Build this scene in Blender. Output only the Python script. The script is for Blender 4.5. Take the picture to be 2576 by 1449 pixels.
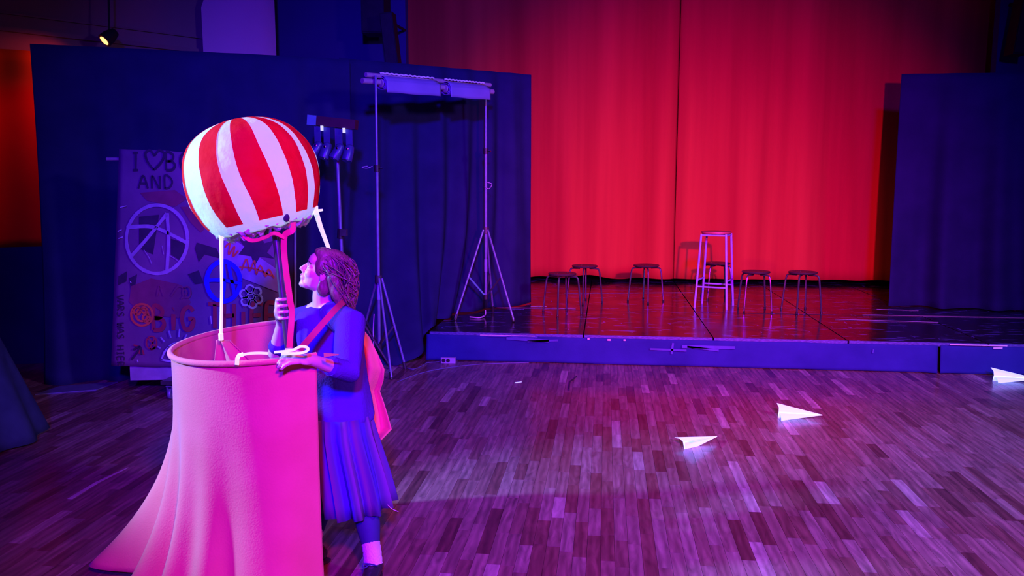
import bpy, bmesh, math, random
from mathutils import Vector, Matrix, noise
R = math.radians
for o in list(bpy.data.objects): bpy.data.objects.remove(o)
scene = bpy.context.scene
COL = scene.collection

# ------------------------------------------------------------------ camera
CAM_H = 1.75; FPX = 2000.0
PITCH = math.atan(259/2000); YAW = math.atan(237*math.cos(PITCH)/2000)
cam_d = bpy.data.cameras.new('camera'); cam = bpy.data.objects.new('camera', cam_d); COL.objects.link(cam)
cam_d.sensor_width = 36; cam_d.lens = 36*FPX/2576; cam_d.clip_end = 100
cam.location = (0, 0, CAM_H); cam.rotation_euler = (R(90)-PITCH, 0, YAW)
scene.camera = cam
_f = Vector((-math.sin(YAW)*math.cos(PITCH), math.cos(YAW)*math.cos(PITCH), -math.sin(PITCH)))
_r = Vector((math.cos(YAW), math.sin(YAW), 0)); _u = _r.cross(_f); _c = Vector((0, 0, CAM_H))
def P(x, y, Y):
    d = _f + _r*((x-1288)/FPX) + _u*((724.5-y)/FPX)
    return _c + d*(Y/d.y)
def PZ(x, y, z=0.0):
    d = _f + _r*((x-1288)/FPX) + _u*((724.5-y)/FPX)
    return _c + d*((z-CAM_H)/d.z)
def proj(p):
    q = Vector(p)-_c; d = q.dot(_f)
    return 1288+FPX*q.dot(_r)/d, 724.5-FPX*q.dot(_u)/d

# ------------------------------------------------------------------ world and lights
w = bpy.data.worlds.new('world'); scene.world = w; w.use_nodes = True
bg = w.node_tree.nodes['Background']; bg.inputs[0].default_value = (0.25, 0.0, 1.0, 1); bg.inputs[1].default_value = 0.035
vs = scene.view_settings
vs.view_transform = 'Standard'; vs.look = 'None'; vs.exposure = 0.0; vs.gamma = 1.0; vs.use_curve_mapping = False
def spot(name, loc, target, color, power, angle, blend, size):
    d = bpy.data.lights.new(name, 'SPOT'); d.color = color; d.energy = power
    d.spot_size = R(angle); d.spot_blend = blend; d.shadow_soft_size = size
    o = bpy.data.objects.new(name, d); COL.objects.link(o); o.location = loc
    o.rotation_euler = (Vector(target)-Vector(loc)).to_track_quat('-Z', 'Y').to_euler()
    return o
spot('blue_flood', (0.9, -4.0, 4.6), (-0.35, 8.4, 0.9), (0.045, 0.0, 1.0), 9600, 55, 0.9, 0.25)
spot('side_floor_fill', (4.4, 2.0, 3.6), (1.2, 6.2, 0.0), (0.42, 0.24, 1.0), 1450, 86, 0.8, 0.3)  # unseen lamp added to tint the right-hand floor
spot('red_stage_wash', (1.25, 0.6, 2.4), (1.2, 12.1, 0.6), (1.0, 0.0, 0.30), 3200, 47, 1.0, 0.06)
spot('amber_fill', (-2.2, 1.0, 3.4), (1.4, 12.1, 0.2), (1.0, 0.3, 0.0), 480, 34, 1.0, 0.15)
spot('magenta_front', (0.6, -0.3, 3.3), (0.15, 4.2, 0.0), (1.0, 0.02, 0.20), 860, 78, 0.9, 0.2)
spot('lavender_key', (-5.0, 2.7, 2.5), (-1.5, 3.4, 1.1), (0.24, 0.38, 1.0), 2100, 38, 0.6, 0.12)

# ------------------------------------------------------------------ materials
def mat(name, col, rough=0.6, col2=None, scale=8.0, stretch=(1, 1, 1), bump=0.0, bscale=60.0, metal=0.0, spec=0.5, coat=0.0, coat_rough=0.2, detail=4.0, sheen=0.0, emit=None, estr=0.0):
    m = bpy.data.materials.new(name); m.use_nodes = True; nt = m.node_tree; b = nt.nodes['Principled BSDF']
    b.inputs['Roughness'].default_value = rough; b.inputs['Metallic'].default_value = metal
    b.inputs['Specular IOR Level'].default_value = spec
    b.inputs['Coat Weight'].default_value = coat; b.inputs['Coat Roughness'].default_value = coat_rough
    if sheen: b.inputs['Sheen Weight'].default_value = sheen
    tc = nt.nodes.new('ShaderNodeTexCoord'); mp = nt.nodes.new('ShaderNodeMapping'); mp.inputs['Scale'].default_value = stretch
    nt.links.new(tc.outputs['Object'], mp.inputs[0])
    n = nt.nodes.new('ShaderNodeTexNoise'); n.inputs['Scale'].default_value = scale; n.inputs['Detail'].default_value = detail
    nt.links.new(mp.outputs[0], n.inputs['Vector'])
    rp = nt.nodes.new('ShaderNodeValToRGB'); c2 = col2 or tuple(min(1, c*1.35+0.004) for c in col)
    rp.color_ramp.elements[0].position = 0.32; rp.color_ramp.elements[1].position = 0.68
    rp.color_ramp.elements[0].color = (*col, 1); rp.color_ramp.elements[1].color = (*c2, 1)
    nt.links.new(n.outputs['Fac'], rp.inputs[0]); nt.links.new(rp.outputs[0], b.inputs['Base Color'])
    if bump:
        n2 = nt.nodes.new('ShaderNodeTexNoise'); n2.inputs['Scale'].default_value = bscale; n2.inputs['Detail'].default_value = 3
        nt.links.new(mp.outputs[0], n2.inputs['Vector'])
        bp = nt.nodes.new('ShaderNodeBump'); bp.inputs['Strength'].default_value = bump; bp.inputs['Distance'].default_value = 0.02
        nt.links.new(n2.outputs['Fac'], bp.inputs['Height']); nt.links.new(bp.outputs[0], b.inputs['Normal'])
    if emit:
        b.inputs['Emission Color'].default_value = (*emit, 1); b.inputs['Emission Strength'].default_value = estr
    return m
M = {}
M['drape'] = mat('black_molton', (0.016, 0.018, 0.075), 0.95, (0.022, 0.024, 0.095), 3, bump=0.15, bscale=90, spec=0.1)
M['skirt_cloth'] = mat('stage_skirt_cloth', (0.018, 0.025, 0.17), 0.9, (0.026, 0.034, 0.22), 3, bump=0.1, spec=0.1)
M['red_curtain'] = mat('red_velvet', (0.62, 0.045, 0.028), 0.85, (0.86, 0.11, 0.042), 1.0, (3, 3, 0.12), bump=0.08, bscale=120, spec=0.1)  # vertical lighter bands put fold shading into the colour
M['red_side'] = mat('red_side_cloth', (0.55, 0.06, 0.008), 0.85, (0.65, 0.12, 0.01), 1.5, spec=0.1)
M['wall_dark'] = mat('dark_painted_wall', (0.045, 0.03, 0.16), 0.8, (0.055, 0.036, 0.19), 1.2, bump=0.05, spec=0.2)
M['wall_left'] = mat('plaster_wall', (0.30, 0.20, 0.20), 0.9, (0.36, 0.24, 0.24), 1.0, bump=0.08, spec=0.2)
M['wall_pale'] = mat('white_plaster', (0.70, 0.42, 0.60), 0.85, (0.76, 0.46, 0.66), 1.0, bump=0.05, spec=0.2)
M['black'] = mat('black_paint', (0.012, 0.012, 0.014), 0.6, spec=0.3)
M['black_plastic'] = mat('black_plastic', (0.02, 0.02, 0.022), 0.4, bump=0.05)
M['steel'] = mat('grey_steel', (0.17, 0.18, 0.34), 0.4, (0.22, 0.23, 0.42), 20, metal=0.3)
M['dark_steel'] = mat('dark_steel', (0.10, 0.10, 0.12), 0.3, (0.14, 0.14, 0.16), 20, metal=0.6)
M['chrome'] = mat('chrome', (0.6, 0.6, 0.62), 0.15, metal=1.0)
M['wood_pale'] = mat('pale_wood', (0.40, 0.28, 0.36), 0.6, (0.46, 0.33, 0.42), 10, (12, 1, 1))
M['paper'] = mat('banner_paper', (0.24, 0.20, 0.46), 0.8, (0.30, 0.24, 0.54), 3, bump=0.05)
M['white_trim'] = mat('white_frill', (0.75, 0.75, 0.78), 0.8)
M['teal'] = mat('teal_strut', (0.10, 0.30, 0.34), 0.5)
M['uv_white'] = mat('fluorescent_white', (0.8, 0.8, 0.8), 0.7, (0.88, 0.88, 0.86), 12, emit=(0.75, 0.88, 0.95), estr=0.75)  # emission put in to lift the white, standing for fluorescence
M['uv_paper'] = mat('fluorescent_paper', (0.82, 0.82, 0.84), 0.7, (0.88, 0.88, 0.88), 12, emit=(0.42, 0.68, 2.4), estr=0.8)  # bluish emission put in so the paper glows white, as if fluorescing
M['balloon_white'] = mat('papier_mache_white', (0.56, 0.74, 0.78), 0.75, (0.64, 0.82, 0.84), 9, bump=0.35, bscale=16, emit=(0.52, 0.75, 0.75), estr=0.44, spec=0.2)  # emission added to the white paint to brighten it, as fluorescence
M['balloon_red'] = mat('papier_mache_red', (0.85, 0.012, 0.010), 0.9, (0.9, 0.02, 0.02), 9, bump=0.35, bscale=16, spec=0.08)
M['pink'] = mat('pink_felt', (0.76, 0.22, 0.17), 0.9, (0.82, 0.25, 0.20), 5, bump=0.12, bscale=140, spec=0.1, sheen=0.15)
M['red_ribbon'] = mat('red_ribbon', (0.85, 0.03, 0.10), 0.6, (0.9, 0.05, 0.16), 10)
M['strap'] = mat('dark_red_strap', (0.40, 0.05, 0.09), 0.7)
M['skin'] = mat('skin', (0.66, 0.42, 0.40), 0.5, (0.74, 0.48, 0.45), 14, bump=0.03, bscale=200)
M['hair'] = mat('brown_hair', (0.14, 0.06, 0.08), 0.45, (0.26, 0.12, 0.13), 18, (1, 1, 0.35), bump=0.5, bscale=45)
M['jumper'] = mat('navy_jumper', (0.075, 0.02, 0.32), 0.9, (0.09, 0.025, 0.38), 8, bump=0.2, bscale=130, spec=0.1)
M['jumper_dark'] = mat('navy_jumper_print', (0.13, 0.16, 0.30), 0.9)
M['tights'] = mat('navy_tights', (0.02, 0.015, 0.14), 0.8)
M['sock'] = mat('white_sock', (0.60, 0.50, 0.75), 0.9, bump=0.3, bscale=120)
M['shoe'] = mat('black_leather', (0.02, 0.02, 0.03), 0.25)
M['lip'] = mat('lip', (0.50, 0.20, 0.24), 0.5)
M['eye'] = mat('eye_white', (0.7, 0.7, 0.72), 0.2)
M['iris'] = mat('iris', (0.06, 0.04, 0.03), 0.2)
M['seat_black'] = mat('stool_seat', (0.055, 0.02, 0.03), 0.4)
M['seat_red'] = mat('bar_stool_seat', (0.50, 0.08, 0.10), 0.5)
M['bar_paint'] = mat('bar_stool_frame', (0.32, 0.33, 0.85), 0.4)
M['canvas'] = mat('graffiti_canvas', (0.18, 0.08, 0.18), 0.9, (0.28, 0.13, 0.26), 2.2, bump=0.1, bscale=30)
M['g_pale'] = mat('paint_pale', (0.42, 0.34, 0.50), 0.8, (0.55, 0.46, 0.62), 14)
M['g_white'] = mat('paint_white', (0.60, 0.58, 0.66), 0.8, (0.72, 0.70, 0.78), 14)
M['g_dark'] = mat('paint_dark', (0.045, 0.03, 0.06), 0.8)
M['g_red'] = mat('paint_red', (0.42, 0.035, 0.06), 0.8, (0.55, 0.05, 0.08), 10)
M['g_orange'] = mat('paint_orange', (0.75, 0.14, 0.05), 0.8)
M['g_blue'] = mat('paint_blue', (0.02, 0.02, 0.55), 0.8)
M['g_violet'] = mat('paint_violet', (0.36, 0.20, 0.44), 0.8)
M['g_maroon'] = mat('paint_maroon', (0.24, 0.05, 0.10), 0.8)
M['board_pale'] = mat('white_board', (0.34, 0.28, 0.42), 0.5)
M['board_black'] = mat('black_board', (0.015, 0.018, 0.022), 0.5)
M['board_edge'] = mat('grey_green_edge', (0.16, 0.22, 0.24), 0.4, metal=0.3)
M['tape'] = mat('gaffer_tape', (0.035, 0.045, 0.26), 0.6)
M['streak_pale'] = mat('pale_streak', (0.42, 0.36, 0.38), 0.7)
M['cable'] = mat('grey_cable', (0.13, 0.12, 0.24), 0.5)
M['deck_edge'] = mat('worn_deck_edge', (0.12, 0.12, 0.40), 0.5, (0.03, 0.03, 0.12), 30, (1, 6, 6))

def wood_mat():
    m = bpy.data.materials.new('parquet_oak'); m.use_nodes = True; nt = m.node_tree; b = nt.nodes['Principled BSDF']; L = nt.links
    at = nt.nodes.new('ShaderNodeAttribute'); at.attribute_name = 'tone'
    sp = nt.nodes.new('ShaderNodeSeparateColor'); L.new(at.outputs['Color'], sp.inputs[0])
    ge = nt.nodes.new('ShaderNodeNewGeometry'); cb = nt.nodes.new('ShaderNodeCombineXYZ')
    mu = nt.nodes.new('ShaderNodeMath'); mu.operation = 'MULTIPLY'; mu.inputs[1].default_value = 40
    L.new(sp.outputs[1], mu.inputs[0]); L.new(mu.outputs[0], cb.inputs[2])
    ad = nt.nodes.new('ShaderNodeVectorMath'); ad.operation = 'ADD'; L.new(ge.outputs['Position'], ad.inputs[0]); L.new(cb.outputs[0], ad.inputs[1])
    mp = nt.nodes.new('ShaderNodeMapping'); mp.inputs['Scale'].default_value = (13, 2.4, 1); L.new(ad.outputs[0], mp.inputs[0])
    n = nt.nodes.new('ShaderNodeTexNoise'); n.inputs['Scale'].default_value = 1.6; n.inputs['Detail'].default_value = 5; n.inputs['Distortion'].default_value = 1.4
    L.new(mp.outputs[0], n.inputs['Vector'])
    wv = nt.nodes.new('ShaderNodeTexWave'); wv.inputs['Scale'].default_value = 0.55; wv.inputs['Distortion'].default_value = 7; wv.inputs['Detail'].default_value = 2
    L.new(mp.outputs[0], wv.inputs['Vector'])
    rp = nt.nodes.new('ShaderNodeValToRGB'); e = rp.color_ramp.elements
    e[0].position = 0; e[0].color = (0.09, 0.030, 0.032, 1); e[1].position = 1; e[1].color = (0.56, 0.42, 0.42, 1)
    for p_, c_ in ((0.3, (0.19, 0.085, 0.075)), (0.55, (0.26, 0.145, 0.14)), (0.8, (0.33, 0.22, 0.21))):
        q = e.new(p_); q.color = (*c_, 1)
    L.new(sp.outputs[0], rp.inputs[0])
    m1 = nt.nodes.new('ShaderNodeMapRange'); m1.inputs[1].default_value = 0.25; m1.inputs[2].default_value = 0.75; m1.inputs[3].default_value = 0.5; m1.inputs[4].default_value = 1.3; L.new(n.outputs['Fac'], m1.inputs[0])
    m2 = nt.nodes.new('ShaderNodeMapRange'); m2.inputs[3].default_value = 0.80; m2.inputs[4].default_value = 1.12; L.new(wv.outputs['Fac'], m2.inputs[0])
    mm = nt.nodes.new('ShaderNodeMath'); mm.operation = 'MULTIPLY'; L.new(m1.outputs[0], mm.inputs[0]); L.new(m2.outputs[0], mm.inputs[1])
    mx = nt.nodes.new('ShaderNodeVectorMath'); mx.operation = 'SCALE'; L.new(rp.outputs[0], mx.inputs[0]); L.new(mm.outputs[0], mx.inputs['Scale'])
    L.new(mx.outputs[0], b.inputs['Base Color'])
    b.inputs['Roughness'].default_value = 0.42; b.inputs['Coat Weight'].default_value = 0.35; b.inputs['Coat Roughness'].default_value = 0.14
    bp = nt.nodes.new('ShaderNodeBump'); bp.inputs['Strength'].default_value = 0.12; bp.inputs['Distance'].default_value = 0.004; L.new(n.outputs['Fac'], bp.inputs['Height']); L.new(bp.outputs[0], b.inputs['Normal'])
    return m
M['wood'] = wood_mat()
def deck_mat():
    m = bpy.data.materials.new('black_stage_deck'); m.use_nodes = True; nt = m.node_tree; b = nt.nodes['Principled BSDF']; L = nt.links
    ge = nt.nodes.new('ShaderNodeNewGeometry')
    def layer(sc, lo, hi, seed):
        mp = nt.nodes.new('ShaderNodeMapping'); mp.inputs['Scale'].default_value = sc; mp.inputs['Location'].default_value = (seed, seed*2, seed); L.new(ge.outputs['Position'], mp.inputs[0])
        n = nt.nodes.new('ShaderNodeTexNoise'); n.inputs['Scale'].default_value = 1; n.inputs['Detail'].default_value = 4; L.new(mp.outputs[0], n.inputs['Vector'])
        r = nt.nodes.new('ShaderNodeMapRange'); r.inputs[1].default_value = lo; r.inputs[2].default_value = hi; L.new(n.outputs['Fac'], r.inputs[0]); return r
    a = layer((4.5, 22, 1), 0.60, 0.66, 3.1); c = layer((14, 4, 1), 0.66, 0.71, 8.7); d = layer((3, 3, 1), 0.3, 0.7, 1.0)
    mx = nt.nodes.new('ShaderNodeMath'); mx.operation = 'MAXIMUM'; L.new(a.outputs[0], mx.inputs[0]); L.new(c.outputs[0], mx.inputs[1])
    cm = nt.nodes.new('ShaderNodeMix'); cm.data_type = 'RGBA'; L.new(mx.outputs[0], cm.inputs['Factor'])
    cm.inputs[6].default_value = (0.022, 0.016, 0.022, 1); cm.inputs[7].default_value = (0.15, 0.13, 0.50, 1)
    L.new(cm.outputs[2], b.inputs['Base Color'])
    rr = nt.nodes.new('ShaderNodeMapRange'); rr.inputs[3].default_value = 0.10; rr.inputs[4].default_value = 0.26; L.new(d.outputs[0], rr.inputs[0]); L.new(rr.outputs[0], b.inputs['Roughness'])
    b.inputs['Specular IOR Level'].default_value = 0.6
    return m
M['deck'] = deck_mat()
def plaid_mat():
    m = bpy.data.materials.new('striped_wool'); m.use_nodes = True; nt = m.node_tree; b = nt.nodes['Principled BSDF']; L = nt.links
    at = nt.nodes.new('ShaderNodeAttribute'); at.attribute_name = 'stripe'
    rp = nt.nodes.new('ShaderNodeValToRGB'); rp.color_ramp.interpolation = 'EASE'; e = rp.color_ramp.elements
    e[0].position = 0.0; e[0].color = (0.05, 0.015, 0.30, 1); e[1].position = 1; e[1].color = (0.05, 0.015, 0.30, 1)
    for p_, c_ in ((0.16, (0.13, 0.03, 0.20)), (0.30, (0.07, 0.04, 0.22)), (0.42, (0.05, 0.015, 0.42)), (0.62, (0.05, 0.015, 0.42)), (0.72, (0.06, 0.04, 0.20)), (0.82, (0.15, 0.05, 0.26))):
        q = e.new(p_); q.color = (*c_, 1)
    L.new(at.outputs['Fac'], rp.inputs[0]); L.new(rp.outputs[0], b.inputs['Base Color']); b.inputs['Roughness'].default_value = 0.85
    return m
M['plaid'] = plaid_mat()

# ------------------------------------------------------------------ mesh helpers
ORG = {}
class MB:
    def __init__(s): s.v = []; s.f = []
    def add(s, vs, fs):
        k = len(s.v); s.v += [Vector(p) for p in vs]; s.f += [tuple(i+k for i in f) for f in fs]; return s
    def box(s, lo, hi, m=None, bev=0.0):
        x0, y0, z0 = lo; x1, y1, z1 = hi
        vs = [Vector(p) for p in ((x0,y0,z0),(x1,y0,z0),(x1,y1,z0),(x0,y1,z0),(x0,y0,z1),(x1,y0,z1),(x1,y1,z1),(x0,y1,z1))]
        if m: vs = [m @ p for p in vs]
        return s.add(vs, ((0,3,2,1),(4,5,6,7),(0,1,5,4),(1,2,6,5),(2,3,7,6),(3,0,4,7)))
    def tube(s, pts, rad, n=8, cap=True):
        pts = [Vector(p) for p in pts]; rs = rad if isinstance(rad, (list, tuple)) else [rad]*len(pts)
        k = len(s.v); t0 = (pts[1]-pts[0]).normalized(); a = t0.orthogonal().normalized()
        for i, p in enumerate(pts):
            t = (pts[min(i+1, len(pts)-1)]-pts[max(i-1, 0)]).normalized()
            a = (a - t*a.dot(t)).normalized(); b = t.cross(a)
            for j in range(n):
                an = 2*math.pi*j/n; s.v.append(p+(a*math.cos(an)+b*math.sin(an))*rs[i])
        for i in range(len(pts)-1):
            for j in range(n):
                s.f.append((k+i*n+j, k+i*n+(j+1) % n, k+(i+1)*n+(j+1) % n, k+(i+1)*n+j))
        if cap:
            s.f.append(tuple(k+j for j in reversed(range(n)))); e = k+(len(pts)-1)*n; s.f.append(tuple(e+j for j in range(n)))
        return s
    def lathe(s, prof, n=24, m=None, sx=1, sy=1):
        k = len(s.v)
        for r_, z in prof:
            for j in range(n):
                a = 2*math.pi*j/n; p = Vector((r_*math.cos(a)*sx, r_*math.sin(a)*sy, z)); s.v.append(m @ p if m else p)
        for i in range(len(prof)-1):
            for j in range(n): s.f.append((k+i*n+j, k+i*n+(j+1) % n, k+(i+1)*n+(j+1) % n, k+(i+1)*n+j))
        s.f.append(tuple(k+j for j in reversed(range(n)))); e = k+(len(prof)-1)*n; s.f.append(tuple(e+j for j in range(n)))
        return s
    def ell(s, c, r, m=None, n=14, h=9):
        c = Vector(c); prof = []
        k = len(s.v)
        for i in range(1, h):
            t = math.pi*i/h
            for j in range(n):
                a = 2*math.pi*j/n; p = c+Vector((r[0]*math.sin(t)*math.cos(a), r[1]*math.sin(t)*math.sin(a), -r[2]*math.cos(t))); s.v.append(m @ p if m else p)
        lo = c-Vector((0, 0, r[2])); hi = c+Vector((0, 0, r[2]))
        s.v += [m @ lo, m @ hi] if m else [lo, hi]; b = k+(h-1)*n
        for i in range(h-2):
            for j in range(n): s.f.append((k+i*n+j, k+i*n+(j+1) % n, k+(i+1)*n+(j+1) % n, k+(i+1)*n+j))
        for j in range(n):
            s.f.append((b, k+(j+1) % n, k+j)); s.f.append((b+1, k+(h-2)*n+j, k+(h-2)*n+(j+1) % n))
        return s
    def cap(s, pts, rad, n=12):                     # capsule chain with round ends
        pts = [Vector(p) for p in pts]; s.tube(pts, rad, n)
        s.ell(pts[0], (rad[0],)*3, n=n, h=8); s.ell(pts[-1], (rad[-1],)*3, n=n, h=8)
        return s
    def ribbon(s, pts, wid, nrm, th=0.002):         # flat band with thickness along a path
        pts = [Vector(p) for p in pts]; nrm = Vector(nrm).normalized(); k = len(s.v); n = len(pts)
        ws = wid if isinstance(wid, (list, tuple)) else [wid]*n
        for i, p in enumerate(pts):
            t = (pts[min(i+1, n-1)]-pts[max(i-1, 0)]).normalized(); sd = t.cross(nrm).normalized()*ws[i]/2; nn = sd.cross(t).normalized()*th/2
            s.v += [p-sd-nn, p+sd-nn, p+sd+nn, p-sd+nn]
        for i in range(n-1):
            for j in range(4): s.f.append((k+i*4+j, k+i*4+(j+1) % 4, k+(i+1)*4+(j+1) % 4, k+(i+1)*4+j))
        s.f.append((k+3, k+2, k+1, k)); e = k+(n-1)*4; s.f.append((e, e+1, e+2, e+3))
        return s
    def poly(s, pts, off):                          # extruded polygon
        pts = [Vector(p) for p in pts]; off = Vector(off); n = len(pts); k = len(s.v); s.v += pts+[p+off for p in pts]
        s.f.append(tuple(k+i for i in range(n))); s.f.append(tuple(k+n+i for i in reversed(range(n))))
        for i in range(n): s.f.append((k+i, k+n+i, k+n+(i+1) % n, k+(i+1) % n))
        return s
    def mesh(s, name, org=Vector((0, 0, 0)), smooth=True):
        me = bpy.data.meshes.new(name); me.from_pydata([tuple(p-org) for p in s.v], [], s.f)
        bm = bmesh.new(); bm.from_mesh(me); bmesh.ops.recalc_face_normals(bm, faces=bm.faces); bm.to_mesh(me); bm.free()
        if smooth: me.shade_smooth(); me.set_sharp_from_angle(angle=R(38))
        return me
    def build(s, name, material, parent=None, org=None, smooth=True):
        if parent is not None: org = ORG[parent.name]
        elif org is None:
            xs = [p.x for p in s.v]; ys = [p.y for p in s.v]; zs = [p.z for p in s.v]
            org = Vector(((min(xs)+max(xs))/2, (min(ys)+max(ys))/2, min(zs)))
        org = Vector(org); me = s.mesh(name, org, smooth); me.materials.append(M[material])
        o = bpy.data.objects.new(name, me); COL.objects.link(o); ORG[o.name] = org
        if parent is not None: o.parent = parent
        else: o.location = org
        return o
def thing(name, loc, label, cat, group=None):
    o = bpy.data.objects.new(name, None); COL.objects.link(o); o.location = loc; o.empty_display_size = 0.1; ORG[o.name] = Vector(loc)
    return tag(o, label, cat, group)
def tag(o, label, cat, group=None):
    o['label'] = label; o['category'] = cat
    if group: o['group'] = group
    return o
def struct(o): o['kind'] = 'structure'; return o
def copy_tree(o, parent=None):
    c = o.copy(); COL.objects.link(c); c.parent = parent; ORG[c.name] = ORG.get(o.name, Vector((0, 0, 0)))
    for ch in [x for x in bpy.data.objects if x.parent == o]: copy_tree(ch, c)
    return c
def solid(o, t, off=0): md = o.modifiers.new('thickness', 'SOLIDIFY'); md.thickness = t; md.offset = off; return o
def grid(fn, nu, nv, closed=False):
    mb = MB(); nn = nu if closed else nu+1
    for j in range(nv+1):
        for i in range(nn): mb.v.append(Vector(fn(i/nu, j/nv)))
    for j in range(nv):
        for i in range(nu):
            a = j*nn+i; b = j*nn+(i+1) % nn; mb.f.append((a, b, b+nn, a+nn))
    return mb
def lerp_path(pts, t):
    seg = [0.0]
    for a, b in zip(pts, pts[1:]): seg.append(seg[-1]+(Vector(b)-Vector(a)).length)
    d = t*seg[-1]
    for i in range(len(pts)-1):
        if d <= seg[i+1]+1e-9:
            return Vector(pts[i]).lerp(Vector(pts[i+1]), (d-seg[i])/max(1e-9, seg[i+1]-seg[i]))
    return Vector(pts[-1])
def smooth_path(pts, n):                            # Catmull-Rom
    pts = [Vector(p) for p in pts]; out = []; m = len(pts)-1
    for i in range(n+1):
        t = i/n*m; k = min(int(t), m-1); u = t-k
        p0 = pts[max(k-1, 0)]; p1 = pts[k]; p2 = pts[k+1]; p3 = pts[min(k+2, m)]
        out.append(0.5*((2*p1)+(p2-p0)*u+(2*p0-5*p1+4*p2-p3)*u*u+(3*p1-p0-3*p2+p3)*u**3))
    return out
def remesh(mb, name, voxel, smooth_it, material, parent, org=None):
    me = mb.mesh(name+'_raw', Vector((0, 0, 0)), False); o = bpy.data.objects.new(name+'_raw', me); COL.objects.link(o)
    md = o.modifiers.new('r', 'REMESH'); md.mode = 'VOXEL'; md.voxel_size = voxel
    if smooth_it: s_ = o.modifiers.new('s', 'SMOOTH'); s_.factor = 0.5; s_.iterations = smooth_it
    dg = bpy.context.evaluated_depsgraph_get(); ev = o.evaluated_get(dg); m2 = bpy.data.meshes.new_from_object(ev)
    out = MB(); out.v = [v.co.copy() for v in m2.vertices]; out.f = [tuple(p.vertices) for p in m2.polygons]
    bpy.data.objects.remove(o); bpy.data.meshes.remove(me); bpy.data.meshes.remove(m2)
    return out

STZ = 0.287      # stage height
# ------------------------------------------------------------------ floor: parquet strips
random.seed(7)
fl = MB().box((-8.6, -1.5, -0.05), (6.5, 13.4, -0.014)).build('floor', 'black', org=(0, 0, 0)); struct(fl)
SW = 0.066; strips = []
nrow = int(13.0/SW)
for i in range(nrow):
    x = -6.6+i*SW; y = -0.6-random.random()*0.4
    while y < 7.95:
        l = random.choice((0.28, 0.34, 0.40, 0.46, 0.54)); strips.append((x, y, l)); y += l
def parea(s_):
    x, y, l = s_
    if y < 1.0: return 0
    pts = [proj((x, y, 0)), proj((x+SW, y, 0)), proj((x+SW, y+l, 0)), proj((x, y+l, 0))]
    cx = sum(p[0] for p in pts)/4; cy = sum(p[1] for p in pts)/4
    if not (0 < cx < 2576 and 0 < cy < 1449): return 0
    if 250 < cx < 830 and cy > 900 and cx > 445-(cy-1100)*0.55: return 0
    return abs(sum(pts[k][0]*pts[(k+1) % 4][1]-pts[(k+1) % 4][0]*pts[k][1] for k in range(4)))/2
strips.sort(key=parea, reverse=True)
TONES = [0.12, 0.28, 0.38, 0.46, 0.54, 0.62, 0.72, 0.9]; TW = [1.2, 2, 3, 4, 4, 3, 2, 0.8]
def strip_box(x, y, l, z): g = 0.0007; return MB().box((x+g, y+g, -0.014), (x+SW-g, y+l-g, z))
variants = {}
def strip_mesh(l, t, k):
    key = (l, t, k)
    if key not in variants:
        me = strip_box(-SW/2, -l/2, l, 0).mesh('floor_strip', smooth=False); me.materials.append(M['wood'])
        a = me.color_attributes.new('tone', 'FLOAT_COLOR', 'CORNER')
        for c in a.data: c.color = (t, k/7.0, 0, 1)
        variants[key] = me
    return variants[key]
for (x, y, l) in strips[:300]:
    o = bpy.data.objects.new('floor_strip', strip_mesh(l, random.choices(TONES, TW)[0], random.randrange(7))); COL.objects.link(o)
    o.location = (x+SW/2, y+l/2, -random.random()*0.0006); o.parent = fl
fb = MB(); tones = []
for (x, y, l) in strips[300:]:
    fb.v += strip_box(x, y, l, -random.random()*0.0006).v; k = len(fb.v)-8
    fb.f += [tuple(i+k for i in f) for f in ((4,5,6,7),(0,1,5,4),(1,2,6,5),(2,3,7,6),(3,0,4,7))]
    tones += [(random.choices(TONES, TW)[0], random.randrange(7)/7.0)]*20
fo = fb.build('floor_strips_beyond', 'wood', fl, smooth=False); fo['kind'] = 'stuff'
a = fo.data.color_attributes.new('tone', 'FLOAT_COLOR', 'CORNER')
for c, t in zip(a.data, tones): c.color = (t[0], t[1], 0, 1)

# ------------------------------------------------------------------ walls
d40 = Vector((math.sin(R(40)), math.cos(R(40)), 0)); n40 = Vector((-d40.y, d40.x, 0))
w0 = Vector((-7.87, 6.94, 0)); w1 = w0-d40*4.5; w2 = w0+d40*4.25
mb = MB()
vs_ = [w1, w2, w2+n40*0.2, w1+n40*0.2]; mb.poly(vs_, (0, 0, 5.6))
wl = struct(mb.build('wall_left', 'wall_left', org=w0))
for k, (za, zb, dp) in enumerate(((P(0, 72, 8.23).z, P(0, 60, 8.23).z, 0.06), (P(0, 27, 8.23).z, P(0, 22, 8.23).z, 0.04))):
    q = [w1-n40*dp, w2-n40*dp, w2, w1]
    struct(MB().poly([p+Vector((0, 0, za)) for p in q], (0, 0, zb-za)).build('trim_%d' % (k+1), 'wall_left'))
struct(MB().box((-5.0, 11.6, 0), (-2.91, 11.75, 5.6)).build('wall_back_left', 'wall_dark'))
struct(MB().box((5.15, 11.6, 0), (6.5, 11.75, 5.6)).build('wall_back_right', 'wall_dark'))
struct(MB().box((-3.2, 13.2, 0), (6.5, 13.3, 5.6)).build('wall_back', 'black'))
struct(MB().box((-8.6, 3.0, 5.6), (6.5, 13.4, 5.7)).build('ceiling', 'wall_dark'))
pa = P(652, 60, 10.4); pb = P(508, 60, 9.9)
mb = MB(); n_ = Vector((0.25, 0.9, 0))
mb.poly([Vector((pb.x, pb.y, 0)), Vector((pa.x, pa.y, 0)), Vector((pa.x, pa.y, 5.5)), Vector((pb.x+0.12, pb.y+0.05, 5.5)), Vector((pb.x+0.06, pb.y+0.02, 4.15)), Vector((pb.x, pb.y, 3.98))], n_*0.35)
struct(mb.build('pillar', 'wall_pale'))

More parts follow.
